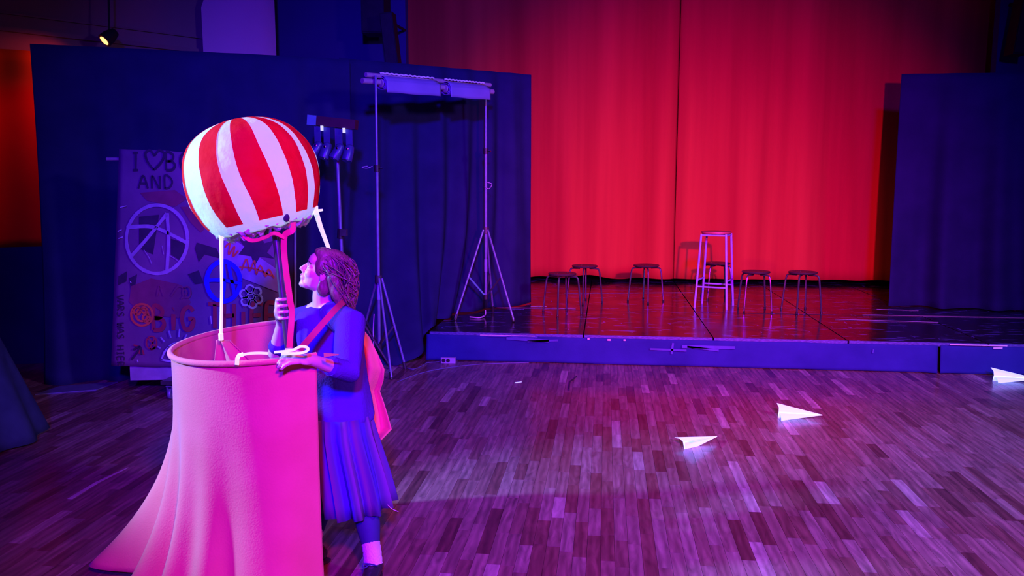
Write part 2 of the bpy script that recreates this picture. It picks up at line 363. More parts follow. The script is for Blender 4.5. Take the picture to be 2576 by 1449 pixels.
# ------------------------------------------------------------------ stage
sg = thing('stage', (1.7, 9.9, 0), 'low black platform stage with scuffed glossy decks and blue-lit cloth front', 'stage')
xs_ = [-1.75, -0.2, 1.05, 2.3, 3.55, 4.8, 6.05]; ys_ = [7.74, 9.3, 11.0, 13.1]
random.seed(3)
for i in range(6):
    for j in range(3):
        g = 0.006; dz = random.uniform(-0.004, 0)
        MB().box((xs_[i]+g, ys_[j]+g*0.5, STZ-0.04), (xs_[i+1]-g, ys_[j+1]-g*0.5, STZ+dz)).build('deck_panel', 'deck', sg, smooth=False)
MB().box((-1.7, 7.85, 0), (6.0, 13.0, STZ-0.05)).build('substructure', 'black', sg, smooth=False)
for i in range(6):
    MB().box((xs_[i]+0.008, 7.722, STZ-0.034), (xs_[i+1]-0.008, 7.74, STZ+0.001)).build('edge_rail', 'deck_edge', sg, smooth=False)
def front_cloth(x0, x1, sd):
    def fn(u, v):
        x = x0+(x1-x0)*u; k = v**1.3
        y = 7.717-0.004-0.012*k*noise.noise((x*2.2+sd, v*1.2, sd))-0.02*k*abs(noise.noise((x*1.1, 3.3, sd)))
        e = min(u*(x1-x0), (1-u)*(x1-x0)); y -= 0.03*k*math.exp(-e/0.08)
        return (x, y, (STZ-0.03)*(1-v)+0.006+0.004*noise.noise((x*3, 0, sd)))
    return solid(grid(fn, int((x1-x0)*40), 10).build('front_cloth', 'skirt_cloth', sg), 0.004)
front_cloth(-1.77, 3.10, 1.0); front_cloth(3.125, 6.05, 5.0)
def patch(x, z, l, h, ang=0, m='tape'):
    mt = Matrix.Translation((x, 7.694, z)) @ Matrix.Rotation(ang, 4, 'Y')
    MB().box((-l/2, -0.001, -h/2), (l/2, 0.001, h/2), mt).build('tape_patch', m, sg, smooth=False)
for a_ in ((-0.75, 0.235, 0.42, 0.03, 0.05), (-0.9, 0.262, 0.5, 0.012, 0), (-0.6, 0.225, 0.3, 0.02, -0.06), (0.62, 0.165, 0.35, 0.02, 0.02), (0.66, 0.18, 0.02, 0.11, 0.1), (1.0, 0.20, 0.5, 0.03, 0.0), (0.95, 0.185, 0.3, 0.02, 0.1), (2.52, 0.20, 0.012, 0.04, 0.1)): patch(*a_)
for a_ in ((-0.95, 0.27, 0.55, 0.008), (3.45, 0.278, 0.5, 0.012), (3.62, 0.255, 0.08, 0.02), (0.2, 0.252, 0.02, 0.014), (0.05, 0.25, 0.03, 0.016), (-0.15, 0.256, 0.02, 0.015)): patch(*a_, m='g_white')
# taped lines on the deck
def deck_tape(x0, y0, x1, y1, wd, m='g_pale'):
    MB().ribbon([(x0, y0, STZ+0.0015), (x1, y1, STZ+0.0015)], wd, (0, 0, 1), 0.0015).build('deck_tape', m, sg, smooth=False)
a1 = PZ(1180, 772, STZ); a2 = PZ(1448, 777, STZ); deck_tape(a1.x, a1.y, a2.x, a2.y, 0.03)
a1 = PZ(1335, 771, STZ); a2 = PZ(1375, 771, STZ); deck_tape(a1.x, a1.y, a2.x, a2.y, 0.04, 'g_white')
a1 = PZ(2170, 792, STZ); a2 = PZ(2576, 800, STZ); deck_tape(a1.x, a1.y, a2.x+0.3, a2.y, 0.05, 'wood_pale')
a1 = PZ(2100, 803, STZ); a2 = PZ(2360, 811, STZ); deck_tape(a1.x, a1.y, a2.x, a2.y, 0.03)
a1 = PZ(2205, 778, STZ); a2 = PZ(2310, 781, STZ); deck_tape(a1.x, a1.y, a2.x, a2.y, 0.03)
a1 = PZ(1420, 738, STZ); a2 = PZ(1745, 736, STZ); deck_tape(a1.x, a1.y, a2.x, a2.y, 0.025)

# ------------------------------------------------------------------ curtains
def stage_curtain(name, x0, x1, label, sd):
    def fn(u, v):
        x = x0+(x1-x0)*u; z = 5.5*(1-v)+(0.35+0.055*noise.noise((x*1.9, 9, sd)))*v
        f_ = 0.05*math.sin(x*6.0+2.2*noise.noise((x*0.7, z*0.12, sd)))+0.13*noise.noise((x*1.7, z*0.12, sd+4))+0.012*noise.noise((x*8, z*0.15, sd))
        return (x, 12.15+f_*(0.5+0.5*v)+0.02*math.sin(z), z)
    o = solid(grid(fn, 150, 26).build(name, 'red_curtain'), 0.006); tag(o, label, 'curtain', 'red stage curtains'); return o
stage_curtain('stage_curtain', -3.15, 1.03, 'red stage curtain half on the left, behind the stools nearest the black drape', 2.0)
stage_curtain('stage_curtain', 1.035, 6.3, 'red stage curtain half on the right, partly behind the right-hand black drape', 8.0)
def drape(name, top, bot, label, cat, amp, wave, sd, nu=140, nv=34, material='drape', ease=2.4, pool=0.05, rail=True, group=None):
    ntop = (Vector(top[-1])-Vector(top[0])); nrm = Vector((ntop.y, -ntop.x, 0)).normalized(); ln = ntop.length
    def fn(u, v):
        a_ = lerp_path(top, u); b_ = lerp_path(bot, u); k = v**ease
        p = Vector((a_.x+(b_.x-a_.x)*k, a_.y+(b_.y-a_.y)*k, a_.z+(b_.z-a_.z)*v))
        s_ = u*ln
        q = math.sin(s_*wave+2.2*noise.noise((s_*0.8, sd, v*0.5)))*0.6+noise.noise((s_*wave*0.35, sd+3, v*0.7))
        off = amp*q*(0.12+0.88*v**0.7)
        if v > 0.93: off += pool*((v-0.93)/0.07)**2*(0.6+0.6*noise.noise((s_*4, sd, 1)))
        return p+nrm*off
    root = thing(name, (Vector(bot[0])+Vector(bot[-1]))/2, label, cat, group)
    solid(grid(fn, nu, nv).build('cloth', material, root), 0.005)
    if rail: MB().tube([Vector(top[0])+Vector((0, 0, -0.07))-nrm*0.07, Vector(top[-1])+Vector((0, 0, -0.07))-nrm*0.07], 0.02, 8).build('top_rail', 'dark_steel', root)
    return root
tl = P(75, 110, 6.6); tm = P(655, 137, 7.62); tr = P(880, 150, 8.05)
drape('black_drape', [tl, tm, tr], [PZ(112, 965), PZ(300, 955), PZ(520, 930), (-2.75, 8.05, 0)], 'tall black drape on the left, hanging behind the graffiti canvas', 'drape', 0.09, 15, 11.0, nu=200, group='black masking drapes')
tl2 = P(853, 146, 8.12); tr2 = P(1336, 188, 9.72)
drape('black_drape', [tl2, tr2], [(-2.95, 7.5, 0.0), (-2.3, 7.36, 0.0), (-1.98, 7.40, 0.0), (-1.80, 7.66, 0.12), (-1.72, 7.84, STZ+0.02), (-1.86, 8.35, STZ+0.015), (-1.42, 9.22, STZ+0.01), (-0.88, 9.74, STZ+0.01)], 'black drape in the middle behind the banner stands, hem trailing over the stage corner', 'drape', 0.11, 18, 21.0, nu=170, nv=44, ease=4.0, pool=0.0, group='black masking drapes')
tl3 = P(2268, 186, 10.15); tr3 = P(2576, 182, 9.72)
ex3 = tr3+(tr3-tl3)*0.7
drape('black_drape', [tl3, ex3], [PZ(2236, 768, STZ)+Vector((0, 0, 0.01)), PZ(2576, 782, STZ)+Vector((0.8, -0.2, 0.01))], 'black drape standing on the right end of the stage', 'drape', 0.13, 14, 31.0, nu=180, pool=0.12, group='black masking drapes')
# low drape and red cloth on the far left
drape('low_drape', [(-7.0, 6.55, 1.14), (-4.95, 7.75, 1.14)], [(-6.9, 6.4, 0), (-4.85, 7.55, 0)], 'low black drape at the left edge below the red hanging', 'drape', 0.04, 9, 41.0, nu=60, rail=False)
rw0 = w0-d40*0.4-n40*0.1; rw1 = w0+d40*2.9-n40*0.1; rz1 = P(0, 120, 8.23).z; rz0 = P(0, 630, 8.23).z
def fn(u, v):
    p = rw0.lerp(rw1, u); z = rz1*(1-v)+rz0*v; s_ = u*3.3
    q = -n40*(0.03*math.sin(s_*11+1.5*noise.noise((s_, v, 4)))+0.02*noise.noise((s_*3, v, 1)))
    return (p.x+q.x, p.y+q.y, z)
tag(solid(grid(fn, 70, 16).build('wall_hanging', 'red_side'), 0.006), 'dark red cloth hanging on the side wall at the far left', 'curtain')

# ------------------------------------------------------------------ stools
def make_stool():
    t = thing('stool', (0, 0, 0), 'x', 'stool', 'round stools on the stage')
    h = 0.462
    seat = MB().lathe([(0.0, h-0.022), (0.135, h-0.022), (0.158, h-0.014), (0.163, h-0.004), (0.158, h+0.004), (0.145, h+0.003), (0.10, h-0.001), (0.0, h-0.002)], 28).build('seat', 'seat_black', t)
    for k in range(6):
        a_ = 2*math.pi*k/6+0.3; rr = 0.085
        MB().lathe([(0.006, h-0.004), (0.007, h+0.001), (0.004, h+0.003)], 8, Matrix.Translation((rr*math.cos(a_), rr*math.sin(a_), 0))).build('rivet', 'chrome', seat)
    for k in range(4):
        a_ = math.pi/4+k*math.pi/2; c, s_ = math.cos(a_), math.sin(a_)
        pts = smooth_path([(0.06*c, 0.06*s_, h-0.034), (0.145*c, 0.145*s_, h-0.034), (0.172*c, 0.172*s_, h-0.045), (0.186*c, 0.186*s_, h-0.085), (0.20*c, 0.20*s_, h-0.2), (0.225*c, 0.225*s_, 0.004)], 18)
        lg = MB().tube(pts, 0.0105, 8).build('leg', 'dark_steel', t)
        MB().tube([(0.225*c, 0.225*s_, 0.0), (0.2235*c, 0.2235*s_, 0.02)], 0.0135, 8).build('foot_cap', 'black_plastic', lg)
    return t
spots = [(1414, 788, 35, 'round metal stool nearest the stage front, leftmost of the group'),
         (1470, 760, 42, 'round metal stool behind the leftmost stool, near the curtain'),
         (1624, 758, 50, 'round metal stool standing alone between the left pair and the tall bar stool'),
         (1802, 750, 8, 'low round metal stool half hidden behind the tall bar stool'),
         (1898, 781, 3, 'round metal stool just to the right of the tall bar stool'),
         (2015, 783, 20, 'rightmost round metal stool on the stage')]
proto = make_stool()
for i, (px, py, az, lab) in enumerate(spots):
    o = proto if i == 0 else copy_tree(proto)
    p = PZ(px, py, STZ); o.location = (p.x, p.y, STZ); o.rotation_euler.z = R(az); o['label'] = lab
# tall bar stool
p = PZ(1796, 771, STZ); bs = thing('bar_stool', (p.x, p.y, STZ), 'tall bar stool with pale square frame and round red seat on the stage', 'stool')
bs.rotation_euler.z = R(-20)
O = ORG[bs.name]; hh = 0.895
def q(x, y, z): return O+Vector((x, y, z))
MB().lathe([(0.0, hh-0.012), (0.165, hh-0.012), (0.178, hh), (0.176, hh+0.014), (0.16, hh+0.02), (0.0, hh+0.02)], 28, Matrix.Translation(O)).build('seat', 'seat_red', bs)
TB, BB = 0.145, 0.19
def legp(sx, sy, z): k = TB+(BB-TB)*(1-z/hh); return q(sx*k, sy*k, z)
for sx in (-1, 1):
    for sy in (-1, 1):
        MB().tube([legp(sx, sy, 0.0), legp(sx, sy, hh-0.01)], 0.0125, 8).build('leg', 'bar_paint', bs)
for za, sets in ((hh-0.025, 'xy'), (0.255, 'x'), (0.33, 'y')):
    for s_ in (-1, 1):
        if 'x' in sets: MB().tube([legp(-1, s_, za), legp(1, s_, za)], 0.010, 8).build('rung', 'bar_paint', bs)
        if 'y' in sets: MB().tube([legp(s_, -1, za), legp(s_, 1, za)], 0.010, 8).build('rung', 'bar_paint', bs)

# ------------------------------------------------------------------ banner stands
def tripod(name, base, top, hubz, legs, label, tag_z, teal=None, r_=0.016):
    t = thing(name, base, label, 'stand', 'telescopic tripod stands'); base = Vector(base); ax = lambda z: base+(Vector(top)-base)*((z-base.z)/(top[2]-base.z))
    zmid = hubz+0.55*(top[2]-hubz)
    MB().tube([ax(base.z+0.22), ax(zmid)], r_, 10).build('pole', 'steel', t)
    MB().tube([ax(zmid-0.02), Vector(top)], r_*0.75, 10).build('upper_pole', 'steel', t)
    MB().tube([ax(zmid-0.03), ax(zmid+0.03)], r_*1.7, 10).build('clamp', 'black_plastic', t)
    MB().tube([ax(zmid)+Vector((0.01, -0.01, 0)), ax(zmid)+Vector((0.06, -0.03, 0.0))], 0.006, 6).build('clamp_knob', 'chrome', t)
    MB().tube([ax(hubz-0.04), ax(hubz+0.03)], r_*2.1, 12).build('hub', 'dark_steel', t)
    MB().tube([ax(base.z+0.20), ax(base.z+0.25)], r_*1.7, 10).build('collar', 'black_plastic', t)
    MB().tube([ax(tag_z-0.07), ax(tag_z+0.07)], r_*1.18, 10).build('sticker', 'paper', t)
    for k, f_ in enumerate(legs):
        f_ = Vector(f_); h_ = ax(hubz); d_ = (f_-h_); d_.z = 0; st = h_+d_.normalized()*r_*2
        lg = MB().tube([st, f_+Vector((0, 0, 0.02))], r_*0.72, 8).build('leg', 'steel', t)
        MB().tube([f_+Vector((0, 0, 0.0)), f_+(st-f_).normalized()*0.07], r_*1.1, 8).build('rubber_foot', 'black_plastic', lg)
        m_ = st.lerp(f_, 0.52); MB().ribbon([m_, ax(base.z+0.23)], r_*1.1, (0.3, -1, 0.2), 0.005).build('brace', 'teal' if k == 0 and teal else 'dark_steel', t)
    return t
Lb = PZ(955, 928); Lt = P(945, 190, Lb.y)
tripod('banner_stand', Lb, Lt, P(943, 700, Lb.y).z, [PZ(1020, 928), PZ(985, 955), PZ(898, 900)], 'tall grey tripod stand on the parquet, left support of the rolled banners', P(945, 735, Lb.y).z)
Rb = PZ(1222, 797, STZ); Rt = P(1222, 215, Rb.y)
tripod('banner_stand', Rb, Rt, P(1222, 578, Rb.y).z, [PZ(1145, 806, STZ), PZ(1292, 809, STZ), PZ(1240, 783, STZ)], 'tall grey tripod stand on the stage, right support of the rolled banners', P(1222, 668, Rb.y).z, teal=True)
# hanging chain / cord and loose loops on stands
def cordthing(name, pts, rad, m, label, cat): return tag(MB().tube(smooth_path(pts, 30), rad, 6).build(name, m), label, cat)
c0 = P(1222, 775, Rb.y-0.03)
cordthing('cord', [P(1221, 780, Rb.y-0.04), P(1221, 790, Rb.y-0.06), PZ(1217, 798, STZ)+Vector((0, 0, 0.012)), PZ(1205, 801, STZ)+Vector((0, 0, 0.008)), PZ(1182, 799, STZ)+Vector((0, 0, 0.008))], 0.008, 'g_pale', 'pale rope end trailing on the stage below the right banner stand', 'cord')
cordthing('cord', [P(941, 790, Lb.y-0.05), P(939, 830, Lb.y-0.06), P(940, 880, Lb.y-0.06)], 0.006, 'g_pale', 'pale cord hanging down inside the left banner stand', 'cord')
# battens and rolled banners
bt1 = [P(920, 188, Lb.y-0.03), P(1233, 214, Rb.y-0.03)]; bt2 = [P(911, 203, Lb.y-0.06), P(1240, 231, Rb.y-0.06)]
def batten(pts, label, r_):
    t = MB().tube(pts, r_, 10).build('batten', 'wood_pale'); return tag(t, label, 'pole', 'wooden battens between the banner stands')
batten(bt1, 'upper wooden batten lying across the two tripod stands', 0.022); batten(bt2, 'lower wooden batten through the rolled banners', 0.026)
def roll(u0, u1, label, rr):
    a_ = Vector(bt2[0]).lerp(bt2[1], u0)+Vector((0, -0.02, -0.01)); b_ = Vector(bt2[0]).lerp(bt2[1], u1)+Vector((0, -0.02, -0.01))
    t = thing('rolled_banner', (a_+b_)/2, label, 'banner', 'rolled banners')
    d_ = (b_-a_).normalized(); s_ = d_.cross(Vector((0, 0, 1))).normalized(); up = s_.cross(d_)
    def fn(u, v):
        an = v*math.pi*2*2.6; r2 = rr*(0.45+0.55*v)
        return a_.lerp(b_, u)+(s_*math.cos(an)+up*math.sin(an)*0.85)*r2
    solid(grid(fn, 10, 64).build('roll', 'paper', t), 0.004)
    # loose edge flap with frilled white trim
    def fl_(u, v): return a_.lerp(b_, u)+s_*(rr*0.95)*(1 if s_.y < 0 else -1)+up*(rr*0.3-v*rr*1.35)+up*0.002*math.sin(u*9)*v
    solid(grid(fl_, 30, 4).build('flap', 'paper', t), 0.003)
    fr = MB().ribbon(smooth_path([a_.lerp(b_, k/24)+up*(rr*1.02+0.006*(k % 2))-Vector((0, 0.02, 0)) for k in range(25)], 60), 0.014, (0, -1, 0), 0.004)
    fr.build('frilled_trim', 'white_trim', t)
    MB().lathe([(rr*0.42, 0), (rr*0.47, 0.015)], 16, Matrix.Translation(a_-d_*0.01) @ d_.to_track_quat('Z', 'Y').to_matrix().to_4x4()).build('roll_core', 'wood_pale', t)
    return t
roll(0.13, 0.52, 'left rolled paper banner hanging on the batten between tripod stands', 0.085)
roll(0.60, 0.93, 'right rolled paper banner with frilled edge, beside the right tripod stand', 0.085)
for p_, lab in ((P(937, 418, Lb.y-0.02), 'left'), (P(1219, 470, Rb.y-0.02), 'right')):
    t = MB().tube(smooth_path([p_, p_+Vector((-0.05, -0.01, -0.02)), p_+Vector((-0.10, 0, -0.01)), p_+Vector((-0.05, 0.01, 0.0))] if lab == 'left' else [p_, p_+Vector((0.05, 0, -0.02)), p_+Vector((0.08, 0, 0.03)), p_+Vector((0.03, 0, 0.05))], 20), 0.004, 5).build('tie_cord', 'g_pale')
    tag(t, 'thin tie cord looped on the pole of the %s banner stand' % lab, 'cord')

# ------------------------------------------------------------------ light bar on stand
lb = PZ(872, 935); TY = lb.y
ls = thing('lighting_stand', lb, 'stand with a dark red bar of four small black spotlights', 'light')
MB().tube([lb+Vector((0, 0, 0.1)), P(845, 318, TY)], [0.02, 0.015], 10).build('pole', 'steel', ls)
MB().tube([P(856, 600, TY), P(857, 575, TY)], 0.03, 10).build('clamp', 'black_plastic', ls)
MB().box((-0.03, -0.02, -0.03), (0.03, 0.02, 0.03), Matrix.Translation(P(865, 585, TY-0.02))).build('clamp_lever', 'dark_steel', ls)
hb = lb+Vector((0, 0, 0.75))
for a_ in (20, 140, 260):
    f_ = lb+Vector((0.42*math.cos(R(a_)), 0.42*math.sin(R(a_)), 0.012)); MB().tube([hb, f_], 0.012, 8).build('leg', 'dark_steel', ls)
M['bar_red'] = mat('dark_red_housing', (0.05, 0.008, 0.02), 0.5); M['yoke_blue'] = mat('blue_grey_metal', (0.05, 0.05, 0.20), 0.35, metal=0.2)
b0 = P(800, 305, TY); b1 = P(897, 315, TY)
dx = (b1-b0).normalized(); xf = Matrix.Translation(b0) @ dx.to_track_quat('X', 'Z').to_matrix().to_4x4(); Lbar = (b1-b0).length
MB().box((0, -0.05, -0.04), (Lbar, 0.05, 0.045), xf).build('bar', 'bar_red', ls)
cb_ = MB().box((-0.085, -0.052, -0.042), (0, 0.052, 0.047), xf).build('control_box', 'teal', ls)
for k, f_ in enumerate((0.06, 0.30, 0.62, 0.88)):
    lm = Matrix.Translation(xf @ Vector((f_*Lbar, -0.02, -0.20)))
    yk = MB().box((-0.030, -0.005, -0.035), (0.030, 0.005, 0.165), lm).build('yoke', 'yoke_blue', ls)
    tilt = Matrix.Rotation(R((30, 14, 26, 10)[k]), 4, 'Y') @ Matrix.Rotation(R(-18), 4, 'X')
    mt_ = lm @ Matrix.Translation((0, -0.01, -0.03)) @ tilt
    cn = MB().lathe([(0.0, -0.105), (0.046, -0.105), (0.048, -0.10), (0.046, -0.01), (0.038, 0.035), (0.02, 0.05), (0.0, 0.05)], 14, mt_).build('spotlight', 'yoke_blue', ls)
    MB().lathe([(0.0, -0.108), (0.04, -0.108), (0.04, -0.106), (0, -0.106)], 14, mt_).build('lens', 'chrome', cn)
    MB().lathe([(0.006, -0.008), (0.011, -0.006), (0.011, 0.006), (0.006, 0.008)], 8, lm @ Matrix.Translation((0, -0.062, -0.02)) @ Matrix.Rotation(R(90), 4, 'X')).build('tilt_knob', 'chrome', cn)
for f_ in (0.17, 0.74):
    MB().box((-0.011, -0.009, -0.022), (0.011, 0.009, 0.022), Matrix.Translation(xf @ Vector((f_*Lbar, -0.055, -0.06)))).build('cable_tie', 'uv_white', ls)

# ------------------------------------------------------------------ speakers and upper things
def speaker(c, sx, sy, sz, tilt, label, group):
    t = thing('speaker', c, label, 'speaker', group); mt = Matrix.Translation(c) @ Matrix.Rotation(tilt, 4, 'Y')
    MB().box((-sx/2, -sy/2, 0), (sx/2, sy/2, sz), mt).build('cabinet', 'black', t)
    MB().box((-sx/2+0.01, -sy/2-0.012, 0.015), (sx/2-0.01, -sy/2, sz-0.02), mt).build('grille', 'black_plastic', t)
    MB().tube([mt @ Vector((0, 0.05, sz*0.9)), mt @ Vector((0, 11.59-c.y, sz*0.95))], 0.02, 8).build('wall_bracket', 'black', t)
    return t
a1 = P(947, 88, 11.1); speaker(a1, 0.32, 0.34, 1.4, 0, 'large black hanging speaker beside the curtain top on the left', 'hanging speakers')
a1 = P(995, 160, 10.7); speaker(Vector((a1.x, a1.y, a1.z-0.25)), 0.17, 0.2, 0.90, R(-6), 'slim black column speaker below the large hanging speaker', 'hanging speakers')
a1 = P(2552, 140, 11.2); speaker(a1, 0.16, 0.25, 0.75, R(6), 'small black speaker on the wall at the top right', 'hanging speakers')
# red par can lamp upper left
lp = P(275, 92, 8.75); rl = thing('red_spotlight', lp, 'small black spotlight glowing red above the left drape', 'light')
ax_ = Vector((-0.35, -0.5, -0.55)).normalized(); mt = Matrix.Translation(lp) @ (-ax_).to_track_quat('Z', 'Y').to_matrix().to_4x4()
MB().lathe([(0.0, 0.10), (0.05, 0.09), (0.075, 0.0), (0.078, -0.08), (0.07, -0.08), (0.0, -0.075)], 18, mt).build('housing', 'black', rl)
M['lamp_glow'] = mat('lamp_glow', (0.9, 0.3, 0.1), 0.4, emit=(1.0, 0.35, 0.12), estr=3.0)
MB().lathe([(0.0, -0.083), (0.055, -0.083), (0.055, -0.079), (0.0, -0.079)], 18, mt).build('lens', 'lamp_glow', rl)
MB().tube([lp+Vector((0, 0, 0.03)), lp+Vector((0, 0.1, 1.2)), Vector((lp.x, lp.y+0.1, 5.6))], 0.012, 6).build('hanging_rod', 'black', rl)
spot('red_lamp_light', lp+ax_*0.12, lp+ax_*0.12+Vector((-0.55, -0.05, -0.3)), (1.0, 0.05, 0.05), 14, 80, 0.7, 0.05)
spot('red_lamp_wash', lp+Vector((0.3, -0.6, 0.1)), Vector((-6.8, 8.2, 1.5)), (1.0, 0.0, 0.08), 40, 62, 0.8, 0.08)

# ------------------------------------------------------------------ graffiti canvas on rolling board
CY = 6.12
def C_(px, py, o=0.0): return P(px, py, CY-o)
rb = thing('rolling_board', PZ(560, 985), 'black rolling board on casters behind the graffiti canvas', 'board')
BYb = CY+0.06
def bpt(px, py): return P(px, py, BYb)
mb = MB().poly([bpt(330, 400), bpt(742, 592-190), bpt(742, 955), bpt(330, 955)], (0, 0.03, 0)); mb.build('panel', 'board_black', rb, smooth=False)
MB().tube([bpt(743, 400), bpt(743, 960)], 0.010, 6).build('edge_trim', 'board_edge', rb)
lowb = MB().poly([P(326, 915, CY+0.02), P(445, 915, CY+0.02), P(445, 955, CY+0.02), P(328, 957, CY+0.02)], (0, 0.02, 0)).build('lower_panel', 'board_pale', rb, smooth=False)
mb = MB(); a1 = P(404, 968, CY-0.15); a2 = P(742, 968, CY-0.15)
MB().poly([a1, a2, a2+Vector((0, 0.45, 0)), a1+Vector((0, 0.45, 0))], (0, 0, 0.03)).build('base', 'dark_steel', rb, smooth=False)
for (px, dy) in ((430, -0.1), (725, -0.1), (430, 0.25), (725, 0.25)):
    c = P(px, 985, CY+dy); c.z = 0.045
    cs = MB().lathe([(0.0, -0.014), (0.042, -0.014), (0.046, -0.008), (0.046, 0.008), (0.042, 0.014), (0, 0.014)], 18, Matrix.Translation(c) @ Matrix.Rotation(R(90), 4, 'Y')).build('caster', 'steel', rb)
    MB().box((-0.026, -0.02, 0.0), (-0.018, 0.02, 0.07), Matrix.Translation(c)).box((0.018, -0.02, 0.0), (0.026, 0.02, 0.07), Matrix.Translation(c)).box((-0.026, -0.03, 0.06), (0.026, 0.03, 0.07), Matrix.Translation(c)).build('fork', 'steel', cs)
cv = thing('graffiti_canvas', P(490, 925, CY), 'large purple canvas painted with graffiti, hanging from a dowel', 'canvas')
TLp, TRp, BRp, BLp = (300, 375), (700, 388), (706, 928), (280, 920)
def cfn(u, v):
    px = (TLp[0]*(1-u)+TRp[0]*u)*(1-v)+(BLp[0]*(1-u)+BRp[0]*u)*v
    py = (TLp[1]*(1-u)+TRp[1]*u)*(1-v)+(BLp[1]*(1-u)+BRp[1]*u)*v
    if v < 0.04: py += 4*max(0, math.sin((u-0.3)*9))*(u > 0.3)
    if v > 0.95: py += 5*noise.noise((u*6, 2, 2))
    return P(px, py, CY+0.004*noise.noise((u*4, v*5, 1)))
solid(grid(cfn, 30, 40).build('cloth', 'canvas', cv), 0.003, 1)
MB().tube([P(269, 400, CY+0.02), P(735, 402, CY+0.02)], 0.014, 8).build('dowel', 'wood_pale', cv)
LET = {'I': [[(.5,0),(.5,1)],[(.25,1),(.75,1)],[(.25,0),(.75,0)]], 'i': [[(.5,0),(.5,.68)],[(.47,.9),(.53,.92)]],
 'B': [[(.1,0),(.1,1),(.6,.95),(.75,.76),(.55,.54),(.12,.52)],[(.12,.52),(.7,.46),(.88,.25),(.65,.02),(.1,0)]], 'O': [[(.5,1),(.15,.8),(.08,.45),(.3,.03),(.65,.03),(.92,.4),(.82,.85),(.5,1)]],
 'G': [[(.9,.82),(.6,1),(.2,.85),(.08,.45),(.3,.05),(.7,.05),(.9,.3),(.9,.48),(.55,.48)]], 'T': [[(0,1),(1,.97)],[(.5,.97),(.52,0)]], 'H': [[(.1,0),(.12,1)],[(.9,0),(.88,1)],[(.1,.5),(.9,.52)]],
 'E': [[(.9,1),(.12,.98),(.1,0),(.92,.02)],[(.12,.52),(.75,.54)]], 'F': [[(.9,1),(.12,.98),(.1,0)],[(.12,.52),(.75,.54)]], 'A': [[(0,0),(.5,1),(1,0)],[(.2,.4),(.82,.4)]],
 'N': [[(.1,0),(.12,1),(.88,0),(.9,1)]], 'D': [[(.1,0),(.1,1),(.6,.9),(.88,.5),(.6,.08),(.1,0)]], 'V': [[(0,1),(.5,0),(1,1)]], 'R': [[(.1,0),(.1,1),(.7,.9),(.75,.62),(.12,.5),(.9,0)]],
 'S': [[(.88,.88),(.5,1),(.15,.78),(.5,.52),(.88,.28),(.5,0),(.1,.12)]], 'W': [[(0,1),(.25,0),(.5,.7),(.75,0),(1,1)]], 'K': [[(.1,0),(.1,1)],[(.85,1),(.12,.48),(.9,0)]], 'U': [[(.1,1),(.12,.2),(.5,0),(.86,.2),(.9,1)]], 'Y': [[(0,1),(.5,.5),(1,1)],[(.5,.5),(.5,0)]], ' ': []}
layer = [0.006]
def strokes(name, lines, wpx, m, jit=0.0):
    layer[0] += 0.0004; mb = MB(); o = layer[0]
    for ln in lines:
        pts = [C_(x, y, o) for x, y in ln]
        if len(pts) > 2: pts = smooth_path(pts, max(14, len(pts)*5))
        else: pts = [pts[0].lerp(pts[1], k/6) for k in range(7)]
        ws = [wpx*0.00325*(1+0.25*noise.noise((p.x*14, p.z*14, wpx))) for p in pts]
        mb.ribbon(pts, ws, (0, -1, 0), 0.0012)
    ob = mb.build(name, m, cv, smooth=False); return ob
def word(name, txt, x, y, w_, h, adv, wpx, m, slope=0.0, vertical=False):
    ls_ = []
    for i, ch in enumerate(txt):
        for pl in LET[ch]:
            if vertical: ls_.append([(x+(v)*h, y+i*adv+u*w_) for u, v in pl])
            else: ls_.append([(x+i*adv+u*w_, y-v*h+slope*(i*adv+u*w_)) for u, v in pl])
    return strokes(name, ls_, wpx, m)
def ring(cx, cy, rx, ry, a0=0, a1=360, n=24): return [(cx+rx*math.cos(R(a0+(a1-a0)*k/n)), cy+ry*math.sin(R(a0+(a1-a0)*k/n))) for k in range(n+1)]
def blob(name, pts, m):
    layer[0] += 0.0004; MB().poly([C_(x, y, layer[0]) for x, y in pts], (0, -0.0008, 0)).build(name, m, cv, smooth=False)
# background patches
blob('paint_patch', [(352, 485), (440, 478), (470, 500), (440, 520), (370, 505)], 'g_maroon')
blob('paint_patch', [(455, 520), (475, 520), (515, 575), (505, 585), (480, 560)], 'g_maroon')
blob('paint_patch', [(350, 545), (400, 540), (385, 640), (350, 625)], 'g_dark'); blob('paint_patch', [(430, 600), (465, 612), (460, 660), (430, 640)], 'g_dark')
blob('paint_patch', [(298, 695), (320, 682), (318, 708), (296, 718)], 'g_dark'); blob('paint_patch', [(325, 700), (345, 690), (340, 722), (330, 735)], 'g_dark')
blob('paint_patch', [(495, 610), (545, 625), (555, 650), (515, 640), (500, 660), (490, 625)], 'g_dark'); blob('paint_patch', [(472, 690), (500, 680), (512, 712), (490, 715)], 'g_dark')
blob('paint_patch', [(330, 720), (380, 700), (450, 715), (480, 760), (450, 800), (360, 790), (325, 760)], 'g_maroon')
blob('paint_patch', [(565, 600), (600, 610), (700, 680), (700, 735), (610, 700), (560, 650)], 'g_violet')
blob('star_patch', [(600, 640), (615, 620), (600, 600), (640, 610), (655, 590), (665, 612), (690, 605), (672, 635), (690, 650), (655, 645), (640, 670), (632, 645)], 'g_dark')
